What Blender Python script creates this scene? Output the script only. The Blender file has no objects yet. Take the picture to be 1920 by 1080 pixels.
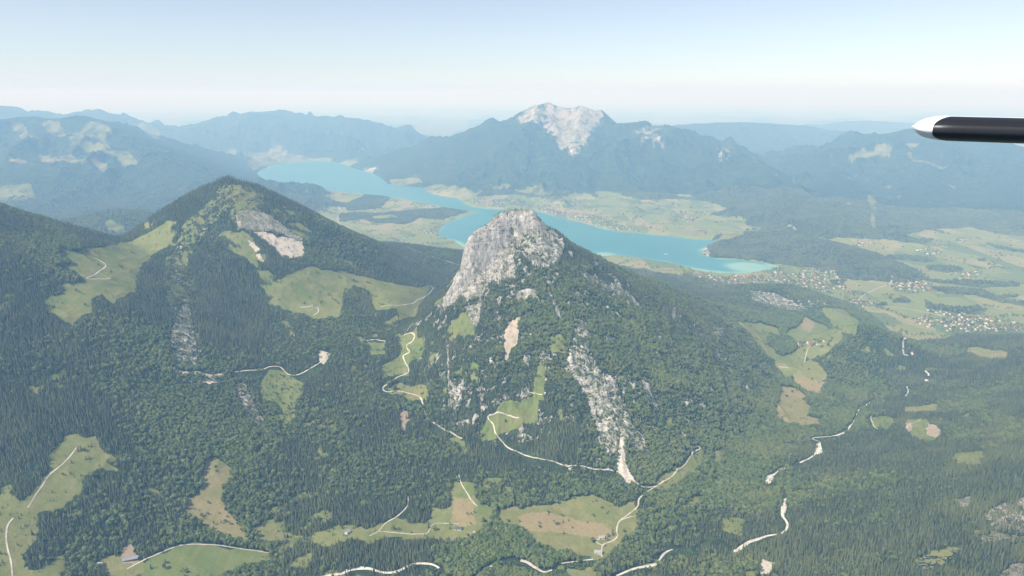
import bpy, bmesh, math, random
import numpy as np
from mathutils import Vector, Matrix

scene = bpy.context.scene
R = math.radians
# ---------------------------------------------------------------- camera, sky, sun, exposure
CAM_H = 1400.0                                    # metres above the lake
cam_data = bpy.data.cameras.new('camera'); cam = bpy.data.objects.new('camera', cam_data)
scene.collection.objects.link(cam); scene.camera = cam
cam_data.sensor_width = 36.0; cam_data.lens = 24.0
cam_data.clip_start = 0.1; cam_data.clip_end = 400000.0
cam.location = (0, 0, CAM_H); cam.rotation_euler = (R(90) - math.atan(365.0 / 1280.0), 0, 0)

SUN_EL, SUN_AZ = 50.0, -122.0                     # azimuth clockwise from +Y (the view direction)
sdir = Vector((math.sin(R(SUN_AZ)) * math.cos(R(SUN_EL)), math.cos(R(SUN_AZ)) * math.cos(R(SUN_EL)), math.sin(R(SUN_EL))))
sun_data = bpy.data.lights.new('sun', 'SUN'); sun = bpy.data.objects.new('sun', sun_data)
scene.collection.objects.link(sun)
sun_data.energy = 4.3; sun_data.angle = R(0.53); sun_data.color = (1.0, 0.968, 0.915)
sun.rotation_euler = sdir.to_track_quat('Z', 'Y').to_euler(); sun.location = (0, 0, 5000)

world = bpy.data.worlds.new('World'); scene.world = world; world.use_nodes = True
wn = world.node_tree; wn.nodes.clear()
wo = wn.nodes.new('ShaderNodeOutputWorld'); wb = wn.nodes.new('ShaderNodeBackground'); ws_ = wn.nodes.new('ShaderNodeTexSky')
ws_.sky_type = 'NISHITA'; ws_.sun_disc = False; ws_.sun_elevation = R(SUN_EL); ws_.sun_rotation = R(SUN_AZ)
ws_.altitude = 1900; ws_.air_density = 1.0; ws_.dust_density = 1.35; ws_.ozone_density = 2.7
wb.inputs['Strength'].default_value = 0.09
wh = wn.nodes.new('ShaderNodeHueSaturation'); wh.inputs['Saturation'].default_value = 0.66     # a hazy, pale summer sky
wn.links.new(ws_.outputs[0], wh.inputs['Color']); wn.links.new(wh.outputs[0], wb.inputs[0]); wn.links.new(wb.outputs[0], wo.inputs[0])

scene.view_settings.view_transform = 'Standard'; scene.view_settings.look = 'None'
scene.view_settings.exposure = 0.68; scene.view_settings.gamma = 1.0
cy = scene.cycles
cy.use_denoising = True; cy.max_bounces = 6; cy.diffuse_bounces = 2; cy.glossy_bounces = 2; cy.volume_bounces = 2
cy.transparent_max_bounces = 4; cy.caustics_reflective = False; cy.caustics_refractive = False
HAZE_DENSITY = 8.4e-5

# ---------------------------------------------------------------- survey tables (metres: x east of the camera, y in view direction, z over the lake)
BASE_POINTS = [
 (-1180,1331,330),
 (-1005,1434,255),
 (-646,1528,205),
 (-227,1547,190),
 (129,1560,180),
 (485,1554,185),
 (749,1503,200),
 (974,1432,280),
 (1149,1330,360),
 (-1269,1522,370),
 (-1223,1770,380),
 (-1587,1935,470),
 (-900,1819,280),
 (-1131,1987,370),
 (-652,1778,215),
 (-256,1788,190),
 (145,1796,185),
 (402,1881,185),
 (706,2191,180),
 (-653,2103,310),
 (-876,2363,395),
 (-737,2448,425),
 (-533,2433,365),
 (-358,2338,320),
 (-204,2140,250),
 (0,2130,235),
 (159,2005,205),
 (-453,2740,430),
 (-653,2962,505),
 (-515,2865,510),
 (-978,3006,530),
 (-866,3148,550),
 (-1114,3130,560),
 (-1947,2768,540),
 (-1887,3077,600),
 (-1679,2911,570),
 (-1596,2366,500),
 (681,2030,150),
 (1115,2242,130),
 (1396,2535,110),
 (766,1771,165),
 (878,1935,150),
 (1311,2006,165),
 (1564,1884,240),
 (1724,2543,130),
 (2105,2622,140),
 (1639,2836,90),
 (2034,3115,75),
 (2555,3241,80),
 (2220,3660,40),
 (1217,2633,110),
 (1489,3673,100),
 (1573,3365,90),
 (1757,3952,70),
 (2337,4113,16),
 (3002,3857,18),
 (3317,4860,14),
 (4407,5848,25),
 (3204,6272,28),
 (4869,6511,55),
 (3935,6691,45),
 (1998,5030,8),
 (2514,5180,10),
 (1248,5332,5),
 (869,5693,5),
 (-786,6143,6),
 (-1420,6873,8),
 (-2316,8166,8),
 (-2943,9396,6),
 (-1353,8178,6),
 (-655,5826,6),
 (287,9157,20),
 (1199,8008,35),
 (1970,7322,35),
 (-318,10216,60),
 (-1700,10921,10),
 (2849,6900,25),
 (-6873,11003,380),
 (-6327,8920,230),
 (-4352,8406,100),
 (-2771,7295,40),
 (-1086,4251,470),
 (-857,4469,415),
 (-438,4181,320),
 (-2600,4700,150),
 (-1900,4500,180),
 (-3500,5200,160),
 (-1200,5400,60),
 (-600,5400,8),
 (0,20000,80),
 (-15000,20000,150),
 (15000,20000,80),
 (0,16000,60),
 (-6000,16000,60),
 (6000,17000,60),
 (-9000,14000,150),
 (9000,15000,100),
 (0,700,260),
 (-700,700,380),
 (700,700,330),
 (0,4600,30),
 (600,4600,20),
 (0,3900,150),
 (500,4100,80),
 (-400,4700,200),
 (-300,5300,15),
 (1200,4300,30),
 (8000,6500,40),
 (6000,4200,30),
 (3200,2600,150),
]
MOUNTAINS = [   # name, crest rounding, gully depth, crag depth, blend, ridge rows x y z slope_left slope_right cliff_left cliff_right
 ('rocky_peak',8,30,30,45,[(-268,2740,591,0.8,0.7,0,30),(-216,2790,684,1.1,0.75,60,110),(-172,2820,751,1.3,0.8,90,170),(-163,2850,823,1.4,0.8,120,200),(-145,2862,839,1.3,0.8,100,210),(-100,2880,858,1.2,0.76,80,210),(-60,2905,893,1.2,0.72,70,190),(0,2940,915,1.1,0.66,50,120),(88,2950,914,1.0,0.66,40,60),(112,2960,879,0.9,0.7,20,30),(161,2985,824,0.85,0.7,0,0),(223,3015,770,0.8,0.68,0,0),(345,3080,693,0.75,0.64,0,0),(557,3210,565,0.7,0.62,0,0),(784,3450,428,0.6,0.55,0,0),(1071,3750,267,0.5,0.5,0,0)]),
 ('rocky_peak_spur',40,14,6,60,[(114,2850,753,0.85,0.8,0,0),(216,2650,599,0.75,0.75,0,0),(284,2420,414,0.65,0.7,0,0),(398,2200,260,0.6,0.6,0,0)]),
 ('grassy_peak',30,16,6,50,[(-2016,2980,650,0.5,0.35,0,0),(-1864,3060,686,0.5,0.42,0,0),(-1744,3140,751,0.6,0.45,0,0),(-1653,3230,824,0.6,0.55,0,0),(-1569,3290,891,0.65,0.6,0,0),(-1488,3350,961,0.65,0.6,0,0),(-1400,3400,994,0.65,0.62,0,0),(-1309,3460,960,0.65,0.65,0,0),(-1236,3580,838,0.65,0.62,0,60),(-1188,3760,723,0.65,0.6,0,80),(-1131,3960,624,0.6,0.5,0,0),(-1041,4150,526,0.5,0.3,0,0),(-852,4450,441,0.5,0.12,0,0),(-571,4450,361,0.5,0.12,0,0),(-343,4350,294,0.5,0.15,0,0)]),
 ('grassy_peak_spur',22,14,7,50,[(-1411,3390,976,0.7,0.62,0,0),(-1403,3180,858,0.75,0.6,30,0),(-1406,2960,728,0.7,0.55,40,0),(-1375,2740,572,0.6,0.5,20,0),(-1226,2400,401,0.5,0.5,0,0)]),
 ('dark_slope',60,18,5,60,[(-2785,2500,1262,0.5,0.5,0,0),(-2301,2550,1085,0.5,0.5,0,0),(-1980,2600,890,0.55,0.52,0,0),(-1881,2640,792,0.6,0.5,0,0),(-1773,2680,708,0.6,0.5,0,0)]),
 ('wooded_knoll',150,10,3,60,[(-4016,5600,211,0.35,0.28,0,0),(-3627,5600,392,0.35,0.3,0,0),(-3284,5600,463,0.35,0.32,0,0),(-3032,5500,410,0.35,0.3,0,0),(-2738,5300,327,0.35,0.3,0,0)]),
 ('left_mountain',60,250,60,120,[(-10474,10500,900,0.35,0.3,0,0),(-8873,10800,926,0.35,0.3,0,0),(-7844,11000,1023,0.35,0.3,0,0),(-7222,11200,1016,0.35,0.3,0,0),(-6543,11300,1104,0.35,0.3,0,0),(-6092,11300,979,0.35,0.3,0,0),(-5643,11300,937,0.4,0.33,0,0),(-5269,11200,683,0.4,0.33,0,0),(-4762,11000,564,0.45,0.35,0,0),(-4408,10900,356,0.5,0.36,0,0),(-4135,10700,162,0.55,0.36,0,0),(-3811,10400,20,0.6,0.36,0,0)]),
 ('left_foothill',250,170,40,120,[(-8019,8200,451,0.2,0.22,0,0),(-6391,8600,484,0.16,0.2,0,0),(-6089,9400,529,0.16,0.2,0,0),(-5411,9600,466,0.16,0.2,0,0),(-4400,9000,359,0.2,0.2,0,0),(-3486,8400,154,0.25,0.22,0,0),(-2741,7900,22,0.3,0.3,0,0)]),
 ('far_left_peak',80,200,40,150,[(-16210,17000,967,0.3,0.3,0,0),(-13095,17000,1091,0.3,0.3,0,0),(-12317,17000,1129,0.3,0.3,0,0),(-11846,17000,917,0.3,0.3,0,0),(-11772,17500,1031,0.3,0.3,0,0),(-11266,17500,903,0.3,0.3,0,0),(-10612,18000,1021,0.3,0.3,0,0),(-9964,18000,809,0.3,0.3,0,0),(-8646,18000,463,0.3,0.3,0,0)]),
 ('lake_head_hill',110,250,60,150,[(-8623,19500,385,0.2,0.2,0,0),(-7712,19500,559,0.25,0.22,0,0),(-6965,19500,903,0.3,0.22,0,0),(-6421,19300,965,0.3,0.24,0,0),(-5756,19000,860,0.3,0.24,0,0),(-4768,18500,820,0.3,0.24,0,0),(-3825,18000,756,0.3,0.24,0,0),(-3065,17500,567,0.3,0.24,0,0),(-2410,17000,210,0.3,0.24,0,0)]),
 ('limestone_massif',45,250,60,140,[(-2586,11600,165,0.35,0.45,0,0),(-2341,11900,279,0.35,0.34,0,0),(-1805,12400,532,0.4,0.33,0,0),(-1423,12600,707,0.4,0.32,0,0),(-1141,12700,805,0.4,0.3,0,0),(-536,12800,838,0.4,0.3,0,0),(-175,12800,895,0.4,0.3,0,0),(145,12800,1065,0.45,0.31,0,60),(385,12750,1187,0.5,0.31,60,120),(634,12750,1252,0.5,0.31,90,150),(825,12700,1179,0.5,0.31,90,170),(975,12650,1143,0.5,0.31,60,200),(1256,12600,1180,0.5,0.31,60,260),(1405,12550,1099,0.5,0.32,60,240),(1498,12500,981,0.5,0.32,0,120),(1570,12480,1018,0.5,0.32,0,120),(1639,12400,911,0.5,0.32,0,60),(1824,12300,878,0.4,0.31,0,0),(2142,12150,921,0.4,0.31,0,40),(2312,12050,826,0.4,0.31,0,60),(2548,11950,831,0.4,0.31,0,80),(2817,11850,810,0.4,0.31,0,40),(3064,11700,616,0.4,0.3,0,0),(3297,11300,524,0.4,0.3,0,0),(3412,11200,565,0.4,0.3,0,90),(3516,11100,489,0.4,0.3,0,30),(3603,10500,427,0.4,0.3,0,0),(3578,9500,279,0.4,0.3,0,0),(3374,8100,198,0.35,0.3,0,0),(3264,7000,123,0.3,0.3,0,0)]),
 ('massif_spur',90,170,40,140,[(-536,12800,829,0.3,0.3,0,0),(-217,11300,438,0.3,0.3,0,0),(0,9900,140,0.3,0.3,0,0)]),
 ('massif_spur_b',90,170,40,140,[(2549,11950,822,0.3,0.3,0,0),(2231,10500,347,0.28,0.3,0,0),(1871,9000,8,0.28,0.3,0,0)]),
 ('massif_spur_c',70,170,40,120,[(-1805,12400,532,0.32,0.32,0,0),(-1397,11300,266,0.3,0.3,0,0),(-1043,10300,89,0.3,0.3,0,0)]),
 ('massif_spur_d',70,170,40,120,[(1257,12600,1153,0.34,0.34,0,80),(1039,11300,609,0.32,0.32,0,0),(885,9900,178,0.3,0.3,0,0)]),
 ('massif_spur_e',70,170,40,120,[(3298,11300,515,0.32,0.32,0,0),(2945,9700,165,0.3,0.3,0,0),(2619,8200,-30,0.3,0.3,0,0)]),
 ('left_spur',80,170,40,120,[(-6093,11300,971,0.33,0.33,0,0),(-5499,10400,672,0.32,0.32,0,0),(-4919,9500,447,0.3,0.3,0,0)]),
 ('left_spur_b',80,170,40,120,[(-7579,11100,1019,0.33,0.33,0,0),(-6949,10200,724,0.32,0.32,0,0),(-6524,9400,529,0.3,0.3,0,0)]),
 ('lake_head_spur',100,170,40,120,[(-5756,19000,860,0.28,0.28,0,0),(-5083,17300,448,0.26,0.26,0,0),(-4434,15600,167,0.26,0.26,0,0)]),
 ('right_mountain',80,250,60,140,[(4298,11500,-64,0.3,0.28,0,0),(4720,11800,252,0.3,0.28,0,0),(5266,11900,387,0.3,0.28,0,0),(5831,11900,603,0.3,0.28,0,0),(6304,11800,742,0.3,0.28,0,0),(6800,11700,773,0.3,0.28,0,0),(7099,11600,658,0.3,0.28,0,0),(7500,11400,670,0.3,0.27,0,0),(7807,11200,633,0.3,0.27,0,0),(8094,10900,472,0.3,0.27,0,0),(8723,10400,515,0.3,0.26,0,0),(10127,9800,492,0.3,0.26,0,0)]),
 ('right_spur',160,170,40,140,[(6803,11700,756,0.25,0.25,0,0),(5932,9800,266,0.25,0.25,0,0),(5291,8300,18,0.25,0.25,0,0)]),
 ('right_spur_b',140,170,40,140,[(5311,11900,387,0.28,0.28,0,0),(4396,9400,167,0.28,0.28,0,0),(3701,7500,62,0.28,0.28,0,0)]),
 ('right_spur_c',140,170,40,140,[(7808,11200,624,0.28,0.28,0,0),(6451,8900,233,0.28,0.28,0,0),(5333,7050,57,0.28,0.28,0,0)]),
 ('far_right_ridge',120,180,40,150,[(2137,17500,437,0.2,0.2,0,0),(4653,18000,650,0.2,0.2,0,0),(6184,18500,670,0.2,0.2,0,0),(8096,19000,552,0.2,0.2,0,0),(9593,19000,184,0.2,0.2,0,0)]),
 ('far_right_ridge_b',200,150,30,150,[(10956,24000,329,0.15,0.15,0,0),(12278,24500,488,0.15,0.15,0,0),(15205,25000,358,0.15,0.15,0,0),(19459,25000,24,0.15,0.15,0,0)]),
 ('wooded_headland',90,6,3,30,[(1853,6300,-9,0.5,0.5,0,0),(1989,6400,42,0.4,0.4,0,0),(2272,6500,94,0.35,0.3,0,0),(2633,6500,99,0.35,0.3,0,0),(2819,6100,105,0.3,0.3,0,0),(2919,5700,97,0.3,0.3,0,0),(2964,5300,79,0.3,0.3,0,0)]),
 ('wooded_hill',90,10,5,40,[(1395,4500,40,0.35,0.3,0,0),(1608,4500,124,0.4,0.35,0,0),(1864,4500,124,0.4,0.38,0,0),(1999,4300,108,0.4,0.4,0,0),(2039,3900,88,0.4,0.4,0,0)]),
 ('round_wooded_hill',70,14,3,40,[(1442,3000,110,0.5,0.5,0,0),(1672,3250,207,0.5,0.5,0,0),(1820,3330,245,0.55,0.5,0,0),(1930,3300,197,0.6,0.5,0,0),(1955,3150,117,0.6,0.5,0,0)]),
 ('right_slope',150,20,5,80,[(2895,2600,434,0.35,0.4,0,0),(2052,2000,363,0.35,0.4,0,0),(1470,1620,354,0.35,0.4,0,0),(1063,1280,315,0.35,0.4,0,0)]),
]
LAKE = [(-4649,12519),(-4785,13151),(-4838,13849),(-4723,14392),(-4356,14858),(-3810,14739),(-3390,14061),(-2994,13247),(-2523,12519),(-2234,11788),(-1987,10999),(-1683,10801),(-1382,10548),(-1162,9908),(-943,9641),(-724,9437),(-609,8917),(-478,8698),(-270,8572),(0,8530),(267,8489),(504,7989),(782,7608),(978,7260),(1148,7054),(1334,6997),(1630,6831),(1813,6699),(2031,6621),(1965,6448),(1845,6329),(1752,6169),(1714,5975),(1814,5872),(2023,5792),(2197,5694),(2249,5563),(2111,5455),(1901,5351),(1723,5334),(1599,5385),(1500,5473),(1410,5656),(1313,5733),(1131,5872),(937,5996),(811,5954),(762,6017),(664,5913),(465,5792),(232,5772),(0,5851),(-191,5954),(-314,6038),(-374,6147),(-467,6352),(-597,6699),(-725,6804),(-770,7025),(-751,7414),(-663,7777),(-580,7989),(-429,8251),(-448,8369),(-606,8369),(-748,8489),(-889,8698),(-1125,8962),(-1376,9241),(-1820,9693),(-2168,9908),(-2518,10075),(-2864,10189),(-3200,10248),(-3450,10132),(-3685,10548),(-4010,11204)]
COVER = [
 ('wood',0,1.0,[(2557,7346),(2815,7891),(3162,8657),(3432,9184),(3736,8900),(4332,9284),(4436,8782),(4544,8747),(4595,8756),(4670,8728),(4679,8627),(4713,8653),(4708,8608),(4897,8906),(4801,8677),(5004,8905),(4954,8716),(5200,8821),(5378,8705),(5671,8541),(5925,8321),(5877,7993),(5908,7788),(5420,7104),(5048,6578),(4945,6637),(4848,6706),(4823,6870),(4793,7034),(4649,7011),(4501,6981),(4353,6949),(4155,6844),(3919,6667),(3838,6719),(3799,6847),(3647,6794),(3472,6692),(3353,6694),(3200,6655),(3029,6575),(2937,6599),(2721,6337),(2678,6483),(2678,6748),(2587,6792),(2576,7062)]),
 ('meadow',0.45,0.004,[(-1265,1760),(-1231,1773),(-1196,1786),(-1175,1759),(-1148,1750),(-1125,1745),(-1120,1726),(-1139,1717),(-1159,1711),(-1177,1692),(-1175,1652),(-1164,1623),(-1180,1600),(-1193,1576),(-1211,1553),(-1228,1531),(-1233,1512),(-1260,1543),(-1258,1574),(-1257,1607),(-1254,1639),(-1266,1664),(-1280,1693),(-1274,1719),(-1265,1742)]),
 ('meadow',0.45,0.1,[(-1381,1525),(-1358,1529),(-1334,1531),(-1309,1532),(-1284,1538),(-1260,1543),(-1228,1531),(-1219,1519),(-1205,1494),(-1191,1468),(-1187,1441),(-1185,1418),(-1164,1389),(-1144,1362),(-1149,1343),(-1151,1323),(-1149,1286),(-1175,1276),(-1201,1265),(-1230,1305),(-1259,1344),(-1284,1381),(-1309,1418),(-1334,1454),(-1357,1490)]),
 ('meadow',0.4,0.01,[(-1142,1358),(-1128,1364),(-1114,1371),(-1105,1405),(-1096,1441),(-1087,1411),(-1071,1378),(-1079,1355),(-1087,1333),(-1105,1328),(-1122,1323)]),
 ('meadow',0.75,0.03,[(-915,1859),(-888,1855),(-857,1842),(-855,1809),(-853,1775),(-836,1736),(-820,1698),(-795,1677),(-770,1654),(-743,1640),(-716,1624),(-743,1619),(-770,1614),(-805,1622),(-840,1628),(-876,1646),(-911,1662),(-913,1689),(-902,1708),(-890,1727),(-902,1753),(-914,1779),(-920,1833)]),
 ('meadow',0.12,0.0,[(-952,1444),(-931,1468),(-909,1493),(-886,1517),(-869,1531),(-854,1546),(-824,1552),(-794,1558),(-765,1561),(-736,1566),(-705,1567),(-675,1569),(-646,1571),(-642,1558),(-667,1546),(-691,1533),(-716,1521),(-738,1495),(-758,1468),(-762,1442),(-767,1419),(-793,1409),(-818,1400),(-845,1392),(-872,1385),(-899,1412),(-927,1437)]),
 ('meadow',0.5,0.05,[(-1023,1450),(-1008,1463),(-991,1475),(-970,1481),(-948,1486),(-926,1441),(-950,1419),(-979,1408),(-1004,1392),(-1014,1422)]),
 ('dirt',1,0.0,[(-1003,1505),(-978,1515),(-959,1487),(-968,1467),(-982,1464)]),
 ('meadow',0.4,0.03,[(-717,1667),(-698,1685),(-678,1702),(-657,1664),(-614,1652),(-589,1652),(-564,1652),(-531,1667),(-497,1685),(-460,1636),(-490,1628),(-520,1621),(-553,1633),(-586,1644),(-611,1644),(-635,1640),(-672,1635),(-707,1627)]),
 ('meadow',0.4,0.0,[(-487,1685),(-462,1686),(-437,1688),(-414,1677),(-379,1707),(-344,1742),(-313,1741),(-299,1718),(-274,1723),(-248,1722),(-246,1765),(-242,1802),(-215,1797),(-188,1794),(-190,1854),(-191,1906),(-182,1922),(-147,1916),(-113,1909),(-110,1843),(-84,1819),(-59,1795),(-67,1724),(-92,1700),(-117,1675),(-149,1666),(-180,1656),(-206,1668),(-232,1679),(-257,1670),(-296,1668),(-333,1662),(-371,1656),(-395,1630),(-436,1638),(-478,1650)]),
 ('meadow',0.95,0.0,[(-187,1858),(-151,1851),(-115,1843),(-106,1783),(-98,1722),(-136,1720),(-175,1721),(-181,1785)]),
 ('meadow',0.5,0.0,[(-48,1795),(-10,1798),(27,1799),(54,1826),(76,1818),(101,1816),(125,1816),(136,1842),(169,1842),(204,1862),(244,1869),(271,1858),(297,1847),(325,1820),(355,1835),(384,1850),(378,1814),(363,1753),(363,1729),(327,1695),(289,1649),(254,1603),(222,1585),(192,1617),(165,1624),(138,1629),(116,1637),(94,1646),(56,1666),(41,1695),(26,1726),(-8,1733),(-42,1741)]),
 ('meadow',0.95,0.0,[(21,1760),(48,1771),(75,1784),(117,1779),(160,1777),(196,1766),(232,1752),(266,1734),(299,1713),(273,1695),(248,1679),(207,1696),(166,1712),(122,1711),(79,1710),(35,1710)]),
 ('meadow',0.3,0.0,[(-25,2221),(25,2215),(60,2227),(95,2241),(88,2194),(62,2178),(24,2164),(-7,2161),(-37,2154),(-55,2130),(-105,2134),(-97,2161),(-88,2183),(-56,2191)]),
 ('meadow',0.15,0.02,[(98,2349),(123,2327),(118,2279),(114,2242),(76,2244),(71,2265),(81,2284),(92,2319)]),
 ('meadow',0.2,0.05,[(147,2434),(176,2444),(215,2414),(193,2389),(145,2391)]),
 ('meadow',0.35,0.0,[(143,1552),(176,1548),(208,1541),(228,1512),(187,1496),(147,1482),(145,1516)]),
 ('meadow',0.2,0.05,[(-600,2607),(-559,2616),(-517,2624),(-510,2584),(-544,2572),(-576,2556)]),
 ('meadow',0.2,0.12,[(-501,2664),(-453,2667),(-401,2647),(-395,2599),(-351,2596),(-356,2560),(-409,2535),(-400,2462),(-454,2451),(-499,2440),(-501,2486),(-453,2540),(-446,2585),(-460,2638)]),
 ('meadow',0.5,0.08,[(-463,2345),(-443,2377),(-393,2383),(-341,2370),(-305,2352),(-309,2320),(-349,2320),(-406,2331)]),
 ('meadow',0.3,0.03,[(-256,2584),(-226,2609),(-194,2629),(-150,2613),(-141,2541),(-196,2550),(-255,2564)]),
 ('meadow',0.2,0.05,[(-145,2361),(-114,2351),(-113,2316),(-151,2334)]),
 ('meadow',0.35,0.004,[(-1057,2809),(-1031,2863),(-1003,2915),(-981,2991),(-948,3016),(-913,3039),(-869,3050),(-837,3085),(-808,3131),(-749,3165),(-692,3186),(-634,3202),(-574,3217),(-531,3272),(-487,3334),(-443,3407),(-417,3490),(-421,3227),(-447,3038),(-445,2899),(-491,2806),(-520,2891),(-557,2877),(-596,2877),(-640,2938),(-682,3079),(-719,3095),(-753,3103),(-768,3037),(-753,2910),(-747,2820),(-748,2787),(-791,2762),(-834,2741),(-869,2761),(-904,2779),(-952,2785),(-998,2784),(-1045,2789)]),
 ('meadow',0.4,0.0,[(-506,2798),(-488,2782),(-525,2730),(-543,2745)]),
 ('meadow',0.2,0.1,[(-1128,2897),(-1074,2913),(-1028,2889),(-1034,2852),(-1069,2848),(-1098,2873)]),
 ('meadow',0.35,0.006,[(-1690,2478),(-1683,2530),(-1672,2591),(-1670,2668),(-1669,2744),(-1692,2866),(-1727,2988),(-1724,3048),(-1694,3064),(-1656,3067),(-1628,3099),(-1599,3129),(-1534,3094),(-1547,3034),(-1574,2983),(-1587,2929),(-1565,2815),(-1505,2640),(-1473,2569),(-1445,2508),(-1444,2436),(-1440,2364),(-1487,2397),(-1500,2341),(-1471,2299),(-1477,2247),(-1477,2191),(-1505,2196),(-1534,2202),(-1585,2207),(-1586,2254),(-1573,2276),(-1559,2299),(-1588,2330),(-1551,2350),(-1549,2399),(-1591,2455),(-1627,2487),(-1657,2481)]),
 ('meadow',0.35,0.0,[(-3228,5350),(-3208,5393),(-3052,5298),(-1763,3192),(-2953,5215),(-3019,5184),(-3121,5223)]),
 ('meadow',0.4,0.0,[(-3175,5518),(-3082,5526),(-1708,3175),(-1750,3189),(-3050,5460)]),
 ('scrub',0.3,0.6,[(-1425,3230),(-1381,3250),(-1378,3204),(-1399,3157),(-1407,3120),(-1415,3084),(-1427,3035),(-1434,2984),(-1434,2940),(-1429,2884),(-1437,2834),(-1472,2827),(-1503,2897),(-1488,2947),(-1488,3000),(-1507,3050),(-1505,3107),(-1473,3155),(-1447,3193)]),
 ('scrub',0.3,0.66,[(-1489,2887),(-1465,2931),(-1439,2972),(-1425,2897),(-1432,2836),(-1382,2821),(-1344,2802),(-1328,2724),(-1280,2628),(-1233,2532),(-1197,2454),(-1158,2369),(-1126,2312),(-1099,2263),(-1068,2185),(-1084,2182),(-1113,2246),(-1135,2297),(-1164,2348),(-1209,2431),(-1254,2526),(-1298,2621),(-1354,2675),(-1318,2585),(-1281,2493),(-1306,2493),(-1364,2578),(-1394,2648),(-1437,2746),(-1467,2823)]),
 ('rock',0.3,0.5,[(-1280,2499),(-1300,2619),(-1258,2539),(-1220,2465),(-1178,2382),(-1145,2316),(-1121,2267),(-1093,2211),(-1116,2190),(-1142,2176),(-1177,2231),(-1208,2279),(-1221,2330),(-1249,2411)]),
 ('dirt',0.6,0.0,[(-1171,2173),(-1133,2164),(-1112,2174),(-1088,2180),(-1057,2202),(-1029,2235),(-1012,2223),(-1030,2201),(-1046,2175),(-1070,2169),(-1093,2161),(-1117,2157),(-1139,2150)]),
 ('scrub',0.45,0.75,[(-1447,3313),(-1408,3323),(-1378,3353),(-1337,3374),(-1306,3420),(-1259,3393),(-1209,3356),(-1202,3250),(-1247,3200),(-1297,3166),(-1364,3219),(-1410,3245)]),
 ('meadow',0.45,0.02,[(-1372,3343),(-1342,3381),(-1323,3322),(-1334,3282),(-1354,3282)]),
 ('meadow',0.3,0.03,[(-1293,3322),(-1276,3392),(-1254,3356),(-1288,3269),(-1278,3222),(-1302,3181),(-1314,3195),(-1322,3243)]),
 ('rock',0.75,0.1,[(-1304,3164),(-1261,3226),(-1221,3233),(-1172,3246),(-1124,3248),(-1075,3231),(-1037,3235),(-1000,3243),(-988,3207),(-1011,3173),(-1047,3171),(-1082,3168),(-1126,3146),(-1171,3125),(-1224,3107),(-1272,3085),(-1288,3124)]),
 ('meadow',0.35,0.04,[(-1331,3027),(-1306,3066),(-1269,3076),(-1214,3089),(-1184,3067),(-1140,3022),(-1150,2995),(-1098,2950),(-1132,2956),(-1169,2973),(-1204,2984),(-1270,3008)]),
 ('scree',0.5,0.0,[(-1207,3052),(-1180,3053),(-1137,3020),(-1150,3001),(-1181,3019)]),
 ('scree',0.7,0.0,[(-1150,2995),(-1130,2990),(-1099,2953),(-1122,2956)]),
 ('scree',0.55,0.01,[(-1193,3113),(-1161,3132),(-1112,3129),(-1058,3169),(-1007,3176),(-973,3115),(-985,3070),(-1043,3025),(-1080,3050),(-1137,3084)]),
 ('meadow',0.3,0.03,[(-1093,3267),(-1068,3321),(-1022,3299),(-979,3287),(-991,3256),(-1056,3251)]),
 ('meadow',0.12,0.2,[(-911,2244),(-902,2294),(-893,2345),(-846,2352),(-807,2334),(-767,2308),(-768,2263),(-769,2219),(-756,2151),(-762,2111),(-769,2073),(-785,2086),(-789,2130),(-794,2175),(-843,2218),(-866,2203),(-886,2184)]),
 ('rock',0.6,0.5,[(-974,2201),(-948,2228),(-919,2187),(-889,2146),(-861,2107),(-838,2082),(-815,2054),(-842,2050),(-868,2044),(-902,2084),(-937,2127),(-955,2163)]),
 ('meadow',0.7,0.0,[(-920,2653),(-886,2610),(-872,2584),(-893,2583)]),
 ('dirt',0.5,0.0,[(-753,2484),(-706,2487),(-720,2434),(-742,2442)]),
 ('meadow',0.2,0.05,[(-1401,1922),(-1397,1951),(-1393,1978),(-1379,1963),(-1380,1919)]),
 ('dirt',1,0.0,[(-407,2231),(-358,2233),(-376,2190),(-374,2136),(-400,2185)]),
 ('rock',0.3,0.27,[(-152,2854),(-107,2870),(-76,2888),(-46,2911),(5,2938),(58,2933),(97,2933),(85,2922),(58,2922),(18,2923),(12,2906),(-23,2899),(-23,2886),(5,2868),(33,2821),(60,2796),(106,2763),(114,2719),(84,2729),(56,2780),(18,2823),(4,2790),(29,2756),(17,2684),(-28,2685),(-95,2732),(-116,2677),(-173,2702),(-231,2726),(-225,2751),(-219,2766),(-199,2787),(-178,2801),(-151,2827),(-154,2845)]),
 ('rock',0.2,0.07,[(-285,2797),(-239,2756),(-195,2760),(-149,2732),(-103,2699),(-116,2677),(-153,2675),(-190,2664),(-198,2688),(-238,2719)]),
 ('rock',0.35,0.05,[(22,2651),(86,2632),(112,2580),(70,2584),(21,2620)]),
 ('rock',0.35,0.5,[(18,2931),(61,2933),(104,2941),(152,2972),(196,2977),(220,2908),(228,2852),(203,2807),(177,2741),(121,2726),(94,2747),(67,2792),(39,2821),(11,2870),(15,2906)]),
 ('dirt',0.8,0.0,[(-27,2463),(-15,2530),(27,2540),(27,2503),(26,2456),(0,2429),(-20,2374),(-23,2429)]),
 ('rock',0.3,0.25,[(-195,2635),(-157,2654),(-119,2661),(-118,2615),(-116,2570),(-132,2536),(-164,2599)]),
 ('rock',0.25,0.46,[(195,2321),(208,2353),(223,2405),(239,2464),(255,2522),(297,2514),(288,2454),(279,2392),(315,2350),(342,2322),(369,2298),(389,2275),(408,2247),(413,2191),(421,2152),(379,2139),(339,2132),(301,2139),(299,2175),(295,2203),(272,2230),(249,2261),(228,2275),(207,2295)]),
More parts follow.
